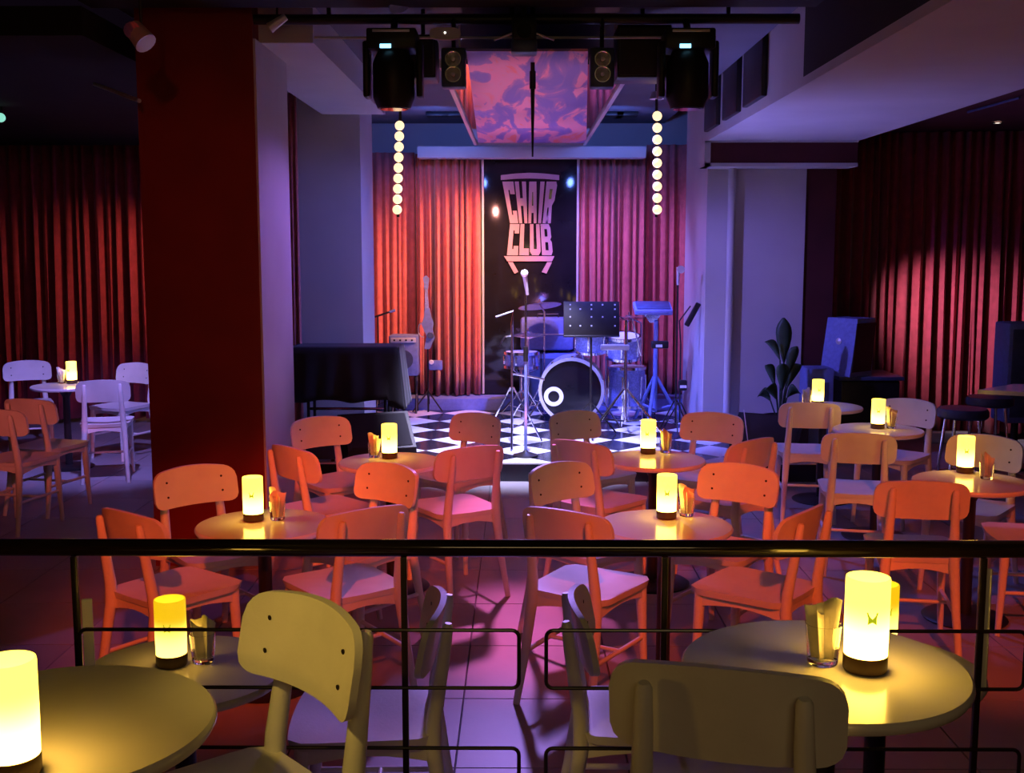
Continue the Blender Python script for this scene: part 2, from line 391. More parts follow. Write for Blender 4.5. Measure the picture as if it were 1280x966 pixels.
slab('trim_6', (xat(525, 11.75), 11.72, at(600, 197, Y=11.72).z), (xat(803, 11.75), 11.95, at(600, 183, Y=11.72).z), 'wall')

# ------------------------------------------------------------------ logo board
BY = 12.0
bl, br = xat(603, BY), xat(722, BY); bt = at(660, 197, Y=BY).z
brd = thing('logo_board', 'tall glossy black board with pink chair-shaped club lettering behind the drums', 'sign', ((bl + br) / 2, BY, CB))
MB().bbox((0, .03, (bt - CB) / 2), (br - bl, .05, bt - CB), .006).build('board', 'blackgloss', brd)
e = MB(); e.span((-(br-bl)/2, -.005, 0), (-(br-bl)/2 + .022, .005, bt - CB)); e.span(((br-bl)/2 - .022, -.005, 0), ((br-bl)/2, .005, bt - CB))
e.build('edge_strip', 'silver', brd, flat=True)
def P(px, py):
    q = at(px, py, Y=BY); return (q.x - (bl + br) / 2, q.z - CB)
# letters on a 0..1 square each, strokes as polygons
LT = {
 'C': [[(0,0),(1,0),(1,.3),(.55,.3),(.55,.2),(.42,.2),(.42,.8),(.55,.8),(.55,.7),(1,.7),(1,1),(0,1)]],
 'H': [[(0,0),(.36,0),(.36,.42),(.64,.42),(.64,0),(1,0),(1,1),(.64,1),(.64,.6),(.36,.6),(.36,1),(0,1)]],
 'A': [[(0,0),(.34,0),(.38,.25),(.62,.25),(.66,0),(1,0),(.82,1),(.18,1)]],
 'I': [[(.12,0),(.88,0),(.88,1),(.12,1)]],
 'R': [[(0,0),(.36,0),(.36,.38),(.5,.38),(.66,0),(1,0),(.80,.42),(1,.55),(1,.9),(.86,1),(0,1)]],
 'L': [[(0,0),(1,0),(1,.22),(.45,.22),(.45,1),(0,1)]],
 'U': [[(0,.12),(.2,0),(.8,0),(1,.12),(1,1),(.64,1),(.64,.2),(.36,.2),(.36,1),(0,1)]],
 'B': [[(0,0),(.85,0),(1,.12),(1,.42),(.88,.5),(1,.58),(1,.88),(.85,1),(0,1)]],
}
HOLES = {'A': [[(.42,.42),(.58,.42),(.54,.75),(.46,.75)]], 'R': [[(.38,.58),(.64,.58),(.64,.82),(.38,.82)]],
         'B': [[(.36,.16),(.64,.16),(.64,.42),(.36,.42)], [(.36,.60),(.64,.60),(.64,.84),(.36,.84)]]}
def quad_map(q):
    (a, b_, c, d) = q                           # bottom-left, bottom-right, top-right, top-left in pixels
    def fn(u, v):
        x = (a[0]*(1-u)+b_[0]*u)*(1-v) + (d[0]*(1-u)+c[0]*u)*v
        y = (a[1]*(1-u)+b_[1]*u)*(1-v) + (d[1]*(1-u)+c[1]*u)*v
        return P(x, y)
    return fn
def subdiv(poly):
    out = []
    for i, p in enumerate(poly):
        q = poly[(i+1) % len(poly)]
        for k in range(3): out.append((p[0] + (q[0]-p[0])*k/3, p[1] + (q[1]-p[1])*k/3))
    return out
def word(text, widths, quad):
    fn = quad_map(quad); tot = sum(widths); x = 0
    for ch, wd in zip(text, widths):
        u0 = x / tot + .012; u1 = (x + wd) / tot - .012; x += wd
        mb = MB()
        for pl in LT[ch]:
            mb.prism([fn(u0 + (u1-u0)*u, v) for u, v in subdiv(pl)], lambda u, v, t: (u, t, v), -.016, .004)
        lo = mb.build('letter', 'logo', brd, flat=True)
        for hl in HOLES.get(ch, []):
            MB().prism([fn(u0 + (u1-u0)*u, v) for u, v in hl], lambda u, v, t: (u, t, v), -.018, -.010).build('counter', 'blackgloss', lo, flat=True)
word('CHAIR', [1, 1, 1, .55, 1], ((637, 279), (689, 279), (698, 227), (627, 227)))
word('CLUB', [1, .9, 1, 1], ((633, 319), (692, 319), (688, 280), (637, 280)))
def flatpoly(name, pxs):
    MB().prism([P(*p) for p in pxs], lambda u, v, t: (u, t, v), -.016, .004).build(name, 'logo', brd, flat=True)
flatpoly('emblem_bar', [(626, 219), (644, 217), (662, 216), (681, 217), (699, 219), (699, 225), (681, 223.5), (662, 223), (644, 223.5), (626, 225)])
flatpoly('emblem_bar', [(630, 320), (693, 320), (690, 326.5), (634, 326.5)])
flatpoly('emblem_leg', [(635, 327.5), (641, 327.5), (648, 340), (643, 342)])
flatpoly('emblem_leg', [(684, 327.5), (690, 327.5), (683, 342), (677, 340)])

# ------------------------------------------------------------------ chair
def make_chair():
    t = thing('dining_chair', 'chair', 'chair')
    W, H0, H1 = .205, .635, .82
    xs = []
    r = .048
    for i in range(25):
        u = -1 + 2*i/24; xs.append(u)
    xs = [math.copysign(1 - (1-abs(u))**1.35, u) * W for u in xs]
    def topz(x):
        e = abs(x) - (W - r); z = H1 - .14*x*x*4
        return z if e <= 0 else z - r + math.sqrt(max(0, r*r - e*e))
    def botz(x):
        e = abs(x) - (W - r); z = H0 + .004 - .08*x*x
        return z if e <= 0 else z + r*.8 - .8*math.sqrt(max(0, r*r - e*e))
    def surf(x, z, off): return (x, .205 - 1.0*x*x + (z - .72)*.20 + off, z)
    mb = MB(); n = len(xs); rows = 5
    for side_, off in ((0, -.009), (1, .009)):
        vs = []
        for j in range(rows):
            for x in xs:
                zb_, zt_ = botz(x), topz(x); v = j/(rows-1); vs.append(surf(x, zb_ + (zt_-zb_)*v, off))
        mb.add(vs, [[j*n+i, j*n+i+1, (j+1)*n+i+1, (j+1)*n+i] for j in range(rows-1) for i in range(n-1)])
    per = [i for i in range(n)] + [j*n + n-1 for j in range(1, rows)] + [(rows-1)*n + i for i in range(n-2, -1, -1)] + [j*n for j in range(rows-2, 0, -1)]
    N = rows*n; k = len(per)
    mb.f += [[per[i], per[(i+1) % k], per[(i+1) % k] + N, per[i] + N] for i in range(k)]
    back = mb.build('backrest', 'chair', t, angle=40)
    for sx in (-1, 1):
        for z in (.69, .757):
            x = sx*.135; y = .205 - x*x + (z-.72)*.2 - .0095
            MB().lathe([(.0055, 0), (.0055, .002)], n=8, rot=Matrix.Rotation(R(90), 3, 'X')).build('screw', 'screw', back, loc=(x, y, z))
    # seat: dished board
    mb = MB(); ns, nr = 13, 11
    def hw(v):
        w_ = .205 - .02*v
        e = max(0, abs(v*2-1) - .72)/.28
        return w_*(1 - .16*e*e)
    def top(u, v):
        x = (u*2-1)*hw(v); y = -.215 + .41*v - .012*(1-(u*2-1)**2)*(1 - v)
        return (x, y, .462 - .014*(1-(u*2-1)**2)*math.sin(PI*min(1, v*1.1)) + .004*abs(u*2-1))
    mb.grid(ns, nr, top)
    nb = len(mb.v)
    mb.add([(p[0]*.97, p[1]*.97, .438) for p in mb.v[:nb]], [[j*ns+i, (j)*ns+i+1, (j+1)*ns+i+1, (j+1)*ns+i][::-1] for j in range(nr-1) for i in range(ns-1)])
    per = [i for i in range(ns)] + [j*ns+ns-1 for j in range(1, nr)] + [(nr-1)*ns+i for i in range(ns-2, -1, -1)] + [j*ns for j in range(nr-2, 0, -1)]
    k = len(per); mb.f += [[per[i], per[(i+1) % k], per[(i+1) % k]+nb, per[i]+nb] for i in range(k)]
    mb.build('seat', 'chair', t, angle=50)
    # apron boards with a bowed lower edge
    ap = MB()
    def board(a, b_, th):
        a, b_ = Vector((*a, 0)), Vector((*b_, 0)); d = (b_-a); nrm = Vector((-d.y, d.x, 0)).normalized()*th/2
        vs = []; m = 7
        for i in range(m):
            q = i/(m-1); p = a + d*q; low = .388 + .022*math.sin(PI*q)
            vs += [p-nrm+Vector((0,0,low)), p+nrm+Vector((0,0,low)), p+nrm+Vector((0,0,.44)), p-nrm+Vector((0,0,.44))]
        fs = [[0,1,2,3], [(m-1)*4+c for c in (3,2,1,0)]]
        for i in range(m-1):
            for c in range(4): fs.append([i*4+c, i*4+(c+1)%4, (i+1)*4+(c+1)%4, (i+1)*4+c])
        ap.add(vs, fs)
    board((-.165, -.175), (.165, -.175), .02); board((-.145, .175), (.145, .175), .02)
    board((-.168, -.17), (-.148, .175), .02); board((.168, -.17), (.148, .175), .02)
    ap.build('apron', 'chair', t, angle=30)
    for s in (-1, 1):
        MB().tube([(s*.178, -.195, 0), (s*.17, -.185, .2), (s*.163, -.176, .44)], [.013, .018, .024], 10).build('leg', 'chair', t, angle=60)
        MB().tube([(s*.172, .275, 0), (s*.158, .225, .22), (s*.148, .193, .42), (s*.143, .196, .5), (s*.138, .215, .62), (s*.135, .228, .70), (s*.133, .238, .775), (s*.133, .2395, .785)],
                  [.014, .019, .024, .023, .020, .018, .015, .010], 10).build('leg', 'chair', t, angle=60)
        MB().tube([(s*.170, -.186, .21), (s*.159, .227, .21)], .010, 8).build('stretcher', 'chair', t, angle=60)
    MB().tube([(-.164, .02, .21), (.164, .02, .21)], .009, 8).build('stretcher', 'chair', t, angle=60)
    return t
chair0 = make_chair(); chair_used = [False]
def place_chair(px, py, face, label, group, Y=None, z=0.0):
    """px, py: middle of the backrest; face: 0 faces the camera, 90 right, 180 away, -90 left"""
    p = at(px, py, z=z + .727) if Y is None else Vector((xat(px, Y), Y, z))
    a = R(face); fd = Vector((math.sin(a), -math.cos(a)))
    if not chair_used[0]: t = chair0; chair_used[0] = True
    else: t = copy_tree(chair0)
    t.location = (p.x + fd.x*.2, p.y + fd.y*.2, z); t.rotation_euler = (0, 0, a)
    t['label'] = label; t['group'] = group
    return t
G1 = 'white cafe chairs on the main floor'
# around the right centre table
place_chair(697, 597, 42, 'orange-lit chair facing the camera, far left of the right centre table', G1, Y=5.28)
place_chair(705, 655, 148, 'orange-lit chair seen from behind, near left of the right centre table', G1, Y=4.34)
place_chair(929, 598, -36, 'orange-lit chair facing the camera, far right of the right centre table', G1, Y=5.26)
place_chair(1013, 652, -128, 'orange-lit chair nearly edge-on, near right of the right centre table', G1, Y=4.36)
# around the left centre table
place_chair(237, 604, 40, 'bright orange chair with four screws against the dark red pillar', G1, Y=5.2)
place_chair(152, 668, 143, 'dim reddish chair above the rail near its left end, seen from behind', G1, Y=4.3)
place_chair(487, 600, -40, 'orange-lit chair facing the camera, far right of the left centre table', G1, Y=5.25)
place_chair(457, 655, -143, 'brown-red chair seen from behind, near right of the left centre table', G1, Y=4.36)
# far left table
place_chair(397, 537, 40, 'orange-lit chair facing the camera, far left of the table by the monitors', G1, Y=6.75)
place_chair(361, 580, 135, 'orange chair beside the pillar, near left of the table by the monitors', G1, Y=5.75)
place_chair(598, 537, -40, 'red-brown chair at the stage edge, far right of the table by the monitors', G1, Y=6.9)
place_chair(590, 580, -148, 'orange chair seen from behind, near right of the table by the monitors', G1, Y=5.76)
# far right table
place_chair(715, 528, 38, 'brown chair below the bass drum, far left of its table', G1, Y=7.0)
place_chair(723, 570, 140, 'red chair seen from behind, near left of the table before the drums', G1, Y=5.93)
place_chair(893, 526, -30, 'brown chair with screws facing the camera beside the right wedge monitor', G1, Y=6.95)
place_chair(945, 570, -138, 'red chair seen from behind, near right of the table before the drums', G1, Y=6.0)
# right side
place_chair(1160, 606, 170, 'red-orange chair seen squarely from behind at the lower right table', G1, Y=4.9)
place_chair(1237, 556, -42, 'dim chair right of the glass, facing the camera at the lower right table', G1, Y=6.1)
place_chair(1362, 640, -100, 'reddish chair seat mostly cut off by the right edge of the frame', G1, Y=5.3)
place_chair(1077, 553, 168, 'brownish chair with lamp light on its seat, right of the aisle', G1, Y=6.2)
place_chair(1138, 512, -45, 'dim chair against the dark curtain, turned toward the second right table', G1, Y=7.6)
place_chair(1014, 514, 172, 'tan chair seen from behind below the lamp near the plant', G1, Y=7.45)
# left side
place_chair(35, 460, 25, 'lavender chair facing the camera at the far left wall curtain', G1, Y=10.2)
place_chair(128, 484, -165, 'lavender chair seen from behind before the far left lamp table', G1, Y=8.7)
place_chair(172, 459, -25, 'orange-tinted chair half hidden by the dark pillar', G1, Y=10.0)
place_chair(33, 514, 166, 'salmon chair seen from behind in front of the far left table', G1, Y=7.6)
place_chair(-8, 526, 168, 'yellowish orange chair cut off by the left edge of the frame', G1, Y=7.1)
# beyond the rail, at the two tables next to it
place_chair(542, 800, -87, 'dark chair seen edge-on right behind the rail, facing left', G1, Y=3.2)
place_chair(726, 800, 88, 'dark chair seen edge-on right behind the rail, facing right', G1, Y=3.22)
# on the platform
G2 = 'chairs on the near platform'
place_chair(390, 808, -47, 'yellow-lit chair with four screw holes in front of the rail', G2, z=.32)
place_chair(915, 884, 165, 'grey-brown chair seen from behind at the big lamp table in the foreground', G2, z=.32, Y=1.84)

# ------------------------------------------------------------------ tables, lamps, napkin glasses
def make_table():
    t = thing('cafe_table', 'table', 'table')
    MB().lathe([(.0, .672), (.262, .672), (.274, .676), (.28, .686), (.279, .694), (.274, .699), (.0, .70)], n=64).build('tabletop', 'table', t, angle=40)
    MB().lathe([(.032, .02), (.030, .05), (.028, .60), (.05, .64), (.11, .672)], n=20).build('column', 'table_leg', t)
    MB().lathe([(.0, 0), (.20, 0), (.205, .008), (.19, .018), (.06, .03), (.0, .032)], n=32).build('base', 'table_leg', t)
    return t
table0 = make_table(); table_used = [False]
def make_lamp():
    t = thing('table_lamp', 'lamp', 'lamp')
    MB().lathe([(.0, 0), (.040, 0), (.0425, .004), (.0425, .030), (.041, .033), (.0, .033)], n=32).build('base', 'base', t)
    sh = MB().lathe([(.0415, .033), (.0425, .10), (.0425, .182), (.0415, .187), (.039, .187), (.0385, .17), (.038, .06), (.0, .055)], n=40).build('lamp_shade', 'lamp', t, angle=50)
    vs = [(u, v) for u, v in ((-.011, .128), (.011, .128), (.008, .117), (.0085, .104), (.0, .109), (-.0085, .104), (-.008, .117))]
    MB().prism(vs, lambda u, v, tt: (tt*math.sin(u/.0425), -tt*math.cos(u/.0425), v), .0426, .0431).build('emblem', 'emblem', t)
    return t
def make_glass():
    t = thing('napkin_glass', 'glass', 'glass')
    MB().lathe([(.0, 0), (.028, 0), (.030, .003), (.036, .082), (.0345, .082), (.029, .012), (.0, .010)], n=32).build('glass_cup', 'glass', t, angle=50)
    # folded paper napkins standing in the glass
    rnd = random.Random(4)
    for k, (ang, h) in enumerate(((.3, .118), (1.2, .11), (2.3, .122))):
        mb = MB()
        ca, sa = math.cos(ang), math.sin(ang)
        def fn(u, v, k=k, h=h, ca=ca, sa=sa):
            wd = .020 + .016*v; x = (u*2-1)*wd; y = (k-1)*.008 + .010*math.sin(u*PI*1.5 + k)*v*.8
            z = .013 + (h + .012*math.sin(u*5+k*2) - .013)*v + .02*v*(u-.5)
            return (x*ca - y*sa, x*sa + y*ca, z)
        mb.grid(8, 6, fn)
        o = mb.build('napkin', 'napkin', t, angle=70)
        o.modifiers.new('t', 'SOLIDIFY').thickness = .0012
    return t
lamp0 = make_lamp(); glass0 = make_glass(); used = {}
def put(proto, loc, rz, label, group):
    if not used.get(proto.name): used[proto.name] = 1; t = proto
    else: t = copy_tree(proto)
    t.location = loc; t.rotation_euler = (0, 0, rz); t['label'] = label; t['group'] = group; return t
shade_meshes = {}
def lamp_at(p, m, label, rz=0):
    t = put(lamp0, p, rz, label, 'candle lamps on the tables')
    for c in t.children:
        if c.name.startswith('lamp_shade') and m != 'lamp':
            if m not in shade_meshes:
                me = c.data.copy(); me.materials[0] = M[m]; shade_meshes[m] = me
            c.data = shade_meshes[m]
    return t
def table_set(cx, cY, lampxy, glassxy, m, where, z=0.0, lamp=True):
    """cx: pixel column of the table's middle at distance cY"""
    c = Vector((xat(cx, cY), cY, z))
    put(table0, c, 0, 'round white cafe table ' + where, 'round cafe tables')
    if lampxy:
        p = at(*lampxy, z=z + .701); lamp_at((p.x, p.y, z + .7005), m, 'glowing cylinder lamp on the round table ' + where, random.uniform(-.3, .3))
    if glassxy:
        p = at(*glassxy, z=z + .701); put(glass0, (p.x, p.y, z + .7005), random.uniform(0, 3), 'glass of paper napkins on the round table ' + where, 'napkin glasses')
table_set(834, 4.56, (833, 647), (858, 644), 'lamphot', 'right of the aisle, nearest the rail')
table_set(325, 4.56, (317, 650), (347, 649), 'lamp', 'before the dark red pillar')
table_set(487, 5.95, (487, 572), (468, 571), 'lamp', 'below the black wedge monitors')
table_set(819, 6.03, (810, 566), (832, 565), 'lamphot', 'in front of the drum kit')
table_set(1220, 5.45, (1206, 590), (1233, 598), 'lamp', 'at the lower right edge')
table_set(1100, 7.05, (1097, 535), (1114, 535), 'lamp', 'at the right behind the lit-seat chair')
table_set(1030, 8.1, (1022, 506), (1008, 507), 'lamp', 'at the foot of the dark equipment case')
table_set(82, 9.3, (90, 479), (77, 479), 'lamp', 'among the far left chairs')
table_set(215, 2.93, (215, 830), (254, 826), 'lampdim', 'just behind the rail on the left')
table_set(1112, 2.96, (1102, 808), None, 'lampdim', 'just behind the rail on the right')
table_set(1042, 2.14, (1081, 836), (1028, 828), 'lampbig', 'in the right foreground before the rail', z=.32)
table_set(42, 1.86, (17, 967), None, 'lampnear', 'in the bottom left corner', z=.32)

# ------------------------------------------------------------------ railing
RY = 2.45
rz_ = at(640, 685, Y=RY).z
rail = thing('railing', 'black metal railing with round handrail and rounded rod panels across the foreground', 'railing', (0, RY, .32))
MB().tube([(-2.6, 0, rz_ - .32), (2.6, 0, rz_ - .32)], .0195, 20).build('handrail', 'rail', rail)
def railpost(px, wdt, m, dep=.012):
    x = xat(px, RY); MB().bbox((x, .0, (rz_ - .34)/2), (wdt, dep, rz_ - .34), .002).build('post', m, rail)
railpost(502, .014, 'rod', .014); railpost(835, .014, 'rod', .014); railpost(1241, .014, 'rod', .014); railpost(82, .014, 'rod', .014)
for px in (93, 1249):
    x = xat(px, RY); za, zc = at(px, 870 if px < 600 else 866, Y=RY).z - .32, at(px, 750 if px < 600 else 712, Y=RY).z - .32
    MB().bbox((x, .012, (za + zc)/2), (.023, .008, zc - za), .002, Matrix.Rotation(R(17 if px < 600 else -30), 3, 'Z')).build('bracket_plate', 'post', rail)
def loop(pa, pb, y0, y1):
    x0, x1 = xat(pa, RY), xat(pb, RY); z1, z0 = at(640, y0, Y=RY).z - .32, at(640, y1, Y=RY).z - .32
    pts = []; r = .016
    for cx_, cz_, a0 in ((x1-r, z1-r, 0), (x0+r, z1-r, 90), (x0+r, z0+r, 180), (x1-r, z0+r, 270)):
        for k in range(5):
            a = R(a0 + k*22.5); pts.append((cx_ + r*math.cos(a), -.004, cz_ + r*math.sin(a)))
    MB().tube(pts, .0045, 8, closed=True).build('rod_loop', 'rod', rail)
for y0, y1 in ((787, 859), (934, 1005)):
    loop(85, 649, y0, y1); loop(684, 1300, y0, y1)

# ------------------------------------------------------------------ stage gear
def tripod(t, z0, h, spread, m='chrome', r=.010, hub=None, n=3, a0=30):
    hub = hub or h*.32
    for k in range(n):
        a = R(a0 + k*360/n); ca, sa = math.cos(a), math.sin(a)
        MB().tube([(0.015*ca, .015*sa, hub), (spread*ca, spread*sa, .012)], r*.8, 8).build('leg', m, t)
        MB().tube([(0.012*ca, .012*sa, hub*.3), (spread*.62*ca, spread*.62*sa, hub*.38)], r*.55, 6).build('brace', m, t)
    MB().tube([(0, 0, hub*.25), (0, 0, h)], r, 10).build('pole', m, t)
def gpos(px, py): p = at(px, py, z=SH); return (p.x, p.y, SH)
# bass drum
bp = at(714, 530, z=SH); BD = .31
bd = thing('bass_drum', 'bass drum with a dark front head and white port ring, two toms on top', 'drum', (bp.x, bp.y, SH), R(-4))
RX = Matrix.Rotation(R(90), 3, 'X')
cz = BD + .02
MB().lathe([(BD-.012, -.40), (BD-.012, 0)], (0, 0, cz), 40, RX).build('shell', 'drumshell', bd)
MB().lathe([(.0, .0), (BD-.02, .0), (BD-.02, .006), (0, .006)], (0, -.005, cz), 40, RX).build('front_head', 'blackgloss', bd)
for yy in (.0, .385):
    MB().lathe([(BD-.022, -.005), (BD+.008, -.005), (BD+.008, .03), (BD-.022, .03), (BD-.022, -.005)], (0, yy, cz), 40, RX).build('hoop', 'silver', bd)
MB().lathe([(.055, 0), (.095, 0), (.095, .006), (.055, .006), (.055, 0)], (-.17, -.012, cz - .06), 32, RX).build('port_ring', 'tw', bd)
for k in range(10):
    a = 2*PI*k/10 + .3; MB().bbox(((BD+.004)*math.cos(a), .04, cz + (BD+.004)*math.sin(a)), (.03, .07, .03), .006, Matrix.Rotation(-a, 3, 'Y')).build('lug', 'chrome', bd)
for s in (-1, 1): MB().tube([(s*BD*.95, .06, cz - .1), (s*(BD + .16), -.12, 0)], .009, 8).build('spur', 'chrome', bd)
def tom(x, y, z, r, h, tilt, nm='tom'):
    rt = Matrix.Rotation(R(tilt), 3, 'X')
    o = MB().lathe([(r, 0), (r, h)], (x, y, z), 28, rt).build(nm, 'drumshell', bd)
    for zz in (0, h): MB().lathe([(r-.01, -.012), (r+.012, -.012), (r+.012, .014), (r-.01, .014), (r-.01, -.012)], Vector((x, y, z)) + rt @ Vector((0, 0, zz)), 28, rt).build('hoop', 'chrome', o)
    MB().lathe([(0, .003), (r-.004, .003), (r-.004, .006), (0, .006)], Vector((x, y, z)) + rt @ Vector((0, 0, h)), 28, rt).build('head', 'drumhead', o)
    MB().lathe([(0, -.006), (r-.004, -.006), (r-.004, -.003), (0, -.003)], Vector((x, y, z)), 28, rt).build('head', 'drumhead', o)
    for k in range(6):
        a = 2*PI*k/6 + .4; c = Vector((x, y, z)) + rt @ Vector(((r+.008)*math.cos(a), (r+.008)*math.sin(a), h/2))
        MB().bbox(c, (.02, .02, h*.7), .005, rt @ Matrix.Rotation(a, 3, 'Z')).build('lug', 'chrome', o)
tom(.18, .16, cz + BD + .07, .15, .22, 12); tom(.50, .20, cz + BD + .0, .16, .20, 10)
MB().tube([(.1, .2, cz + BD - .03), (.1, .2, cz + BD + .16), (.18, .2, cz + BD + .18)], .014, 10).build('tom_mount', 'chrome', bd)
# floor tom and snare
def drum(name, label, px, py, r, h, z, legs=True):
    p = at(px, py, z=SH); t = thing(name, label, 'drum', (p.x, p.y, SH))
    MB().lathe([(r, z), (r, z + h)], n=32).build('shell', 'drumshell', t)
    MB().lathe([(0, z + h + .002), (r, z + h + .002), (r, z+h+.006), (0, z + h + .006)], n=32).build('head', 'drumhead', t)
    for zz in (z, z + h): MB().lathe([(r-.008, zz-.014), (r+.012, zz-.014), (r+.012, zz+.014), (r-.008, zz+.014), (r-.008, zz-.014)], n=32).build('hoop', 'chrome', t)
    for k in range(6):
        a = 2*PI*k/6 + .2; MB().bbox(((r+.008)*math.cos(a), (r+.008)*math.sin(a), z + h/2), (.02, .02, h*.6), .005, Matrix.Rotation(a, 3, 'Z')).build('lug', 'chrome', t)
    if legs:
        for k in range(3):
            a = 2*PI*k/3 + .5; MB().tube([((r+.02)*math.cos(a), (r+.02)*math.sin(a), z + h*.7), ((r+.02)*math.cos(a), (r+.02)*math.sin(a), .05), ((r+.06)*math.cos(a), (r+.06)*math.sin(a), .0)], .008, 8).build('leg', 'chrome', t)
    else:
        tripod(t, 0, z - .01, .24, r=.011, hub=z*.5)
        for k in range(3):
            a = 2*PI*k/3; MB().tube([(0, 0, z - .1), ((r)*math.cos(a), (r)*math.sin(a), z - .02)], .007, 6).build('basket_arm', 'chrome', t)
drum('floor_tom', 'blue floor tom on three legs right of the bass drum', 783, 524, .18, .38, .14)
drum('snare_drum', 'shallow snare drum on a folding stand at the left of the kit', 652, 519, .17, .14, .50, legs=False)
# cymbals
def cymbal(name, label, px, py, h, r, boom=None, tilt=0, hat=False, m='cymbal'):
    p = at(px, py, z=SH); t = thing(name, label, 'cymbal', (p.x, p.y, SH)); tripod(t, 0, h, .19)
    rt = Matrix.Rotation(R(tilt), 3, 'X') @ Matrix.Rotation(R(tilt*.5), 3, 'Y')
    e = Vector((0, 0, h))
    if boom:
        e = Vector(boom); MB().tube([(0, 0, h), e], .008, 8).build('boom_arm', 'chrome', t)
    MB().lathe([(.0, .028), (.03, .024), (.045, .010), (r*.6, .004), (r, -.012), (r, -.014), (r*.6, .001), (.04, .004), (0, .01)], e, 36, rt).build('cymbal', m, t)
    if hat: MB().lathe([(.0, -.05), (.03, -.046), (.045, -.034), (r, -.016), (r, -.018), (.04, -.04), (0, -.055)], e, 36, rt).build('cymbal', m, t)
    MB().tube([e, e + Vector((0, 0, .06))], .006, 8).build('wing_nut', 'chrome', t)
    return t
cymbal('hi_hat', 'hi-hat cymbals on a chrome stand left of the drum kit', 660, 526, .86, .17, hat=True)
cymbal('ride_cymbal', 'ride cymbal on a boom stand at the right of the kit', 800, 521, .95, .24, boom=(-.12, .05, 1.0), tilt=-7)
cymbal('crash_cymbal', 'crash cymbal tilted above the left side of the kit', 680, 516, 1.05, .22, boom=(-.05, -.1, 1.12), tilt=-12)
cymbal('crash_cymbal', 'small crash cymbal low behind the chrome pad stand', 757, 516, .80, .19, boom=(.1, 0, .84), tilt=-10)
# chrome stand with an electronic pad bar in front of the kit
p = gpos(781, 543); t = thing('pad_stand', 'chrome tripod stand with a short pad bar in front of the drums', 'stand', p)
tripod(t, 0, 1.05, .40, r=.016, hub=.42, a0=-30)
MB().bbox((-.10, 0, .80), (.26, .05, .05), .01).build('bar', 'silver', t)
MB().tube([(0, 0, 1.02), (.05, -.02, 1.06), (.14, .0, .72)], .008, 8).build('arm', 'chrome', t)
MB().tube([(0, 0, 1.04), (-.09, .02, 1.1), (-.16, .05, .96), (-.1, .04, .9)], .006, 8).build('cable', 'black', t)
# sampling pad on its stand
p = gpos(818, 529); t = thing('sampling_pad', 'blue sampling pad on a tall tripod stand at the right of the kit', 'instrument', p)
tripod(t, 0, 1.0, .27, r=.022, hub=.45, a0=10, m='bluegear')
rt = Matrix.Rotation(R(18), 3, 'X')
MB().bbox((-.04, -.04, 1.12), (.36, .24, .055), .012, rt).build('pad_body', 'bluegear', t)
MB().bbox((-.04, -.052, 1.152), (.32, .20, .008), .003, rt).build('pad_surface', 'pad', t)
MB().add([(-.14,-.04,1.09),(.06,-.04,1.09),(0,0,.98),(-.06,0,.98),(-.14,.04,1.09),(.06,.04,1.09),(0,.03,.98),(-.06,.03,.98)], [[0,1,2,3],[4,5,6,7],[0,3,7,4],[1,2,6,5],[0,1,5,4],[3,2,6,7]]).build('cradle', 'chrome', t)
# music stand
p = gpos(738, 545); t = thing('music_stand', 'black perforated music stand in front of the drum kit', 'stand', p)
tripod(t, 0, .95, .28, m='black', r=.010, hub=.3)
rt = Matrix.Rotation(R(-12), 3, 'X')
desk = MB().bbox((0, 0, 1.06), (.50, .012, .32), .004, rt).build('desk', 'black', t)
MB().bbox((0, -.035, .91), (.50, .06, .012), .003, rt).build('ledge', 'black', t)
for i, u in enumerate((-.19, -.10, .0, .10, .21)):
    for j, v in enumerate((.13, .09, .02, -.06)):
        if (i*3 + j*2) % 4 == 3: continue
        c = Vector((0, 0, 1.06)) + rt @ Vector((u, -.0072, v)); MB().box(c, (.013, .003, .013), rt).build('perforation', 'silver', desk)
# vocal microphone
p = gpos(657, 570); t = thing('microphone_stand', 'straight microphone stand with a silver vocal microphone at the stage front', 'microphone', p)
MB().lathe([(0, 0), (.10, 0), (.105, .012), (.03, .035), (.012, .05), (0, .05)], n=24).build('foot', 'black', t)
MB().tube([(0, 0, .04), (0, 0, .82)], .012, 10).build('pole', 'bluegear', t); MB().tube([(0, 0, .80), (0, 0, 1.34)], .009, 10).build('pole', 'chrome', t)
MB().tube([(0, 0, .78), (0, 0, .90)], .020, 10).build('clutch', 'black', t)
mic = MB().tube([(.012, -.01, 1.32), (-.008, -.06, 1.47)], [.013, .020], 14).build('microphone', 'silver', t)
MB().lathe([(0, -.030), (.018, -.024), (.029, -.006), (.030, .008), (.022, .024), (0, .034)], (-.011, -.066, 1.49), 18, Matrix.Rotation(R(18), 3, 'X')).build('grille', 'tw', mic)
# second boom stand with gooseneck parts at the same place
p = gpos(640, 556); t = thing('guitar_stand', 'chrome boom stand with clamps left of the vocal microphone', 'stand', p)
tripod(t, 0, 1.05, .30, r=.011, hub=.5)
MB().tube([(0, 0, 1.05), (.01, 0, 1.16), (-.14, -.02, 1.11)], .010, 8).build('boom_arm', 'chrome', t)
MB().tube([(0, 0, .95), (-.06, 0, .94), (-.11, 0, .86)], .008, 8).build('clamp', 'chrome', t)
MB().tube([(0, 0, .62), (.14, 0, .60), (.28, .02, .57)], .009, 8).build('boom_arm', 'chrome', t)
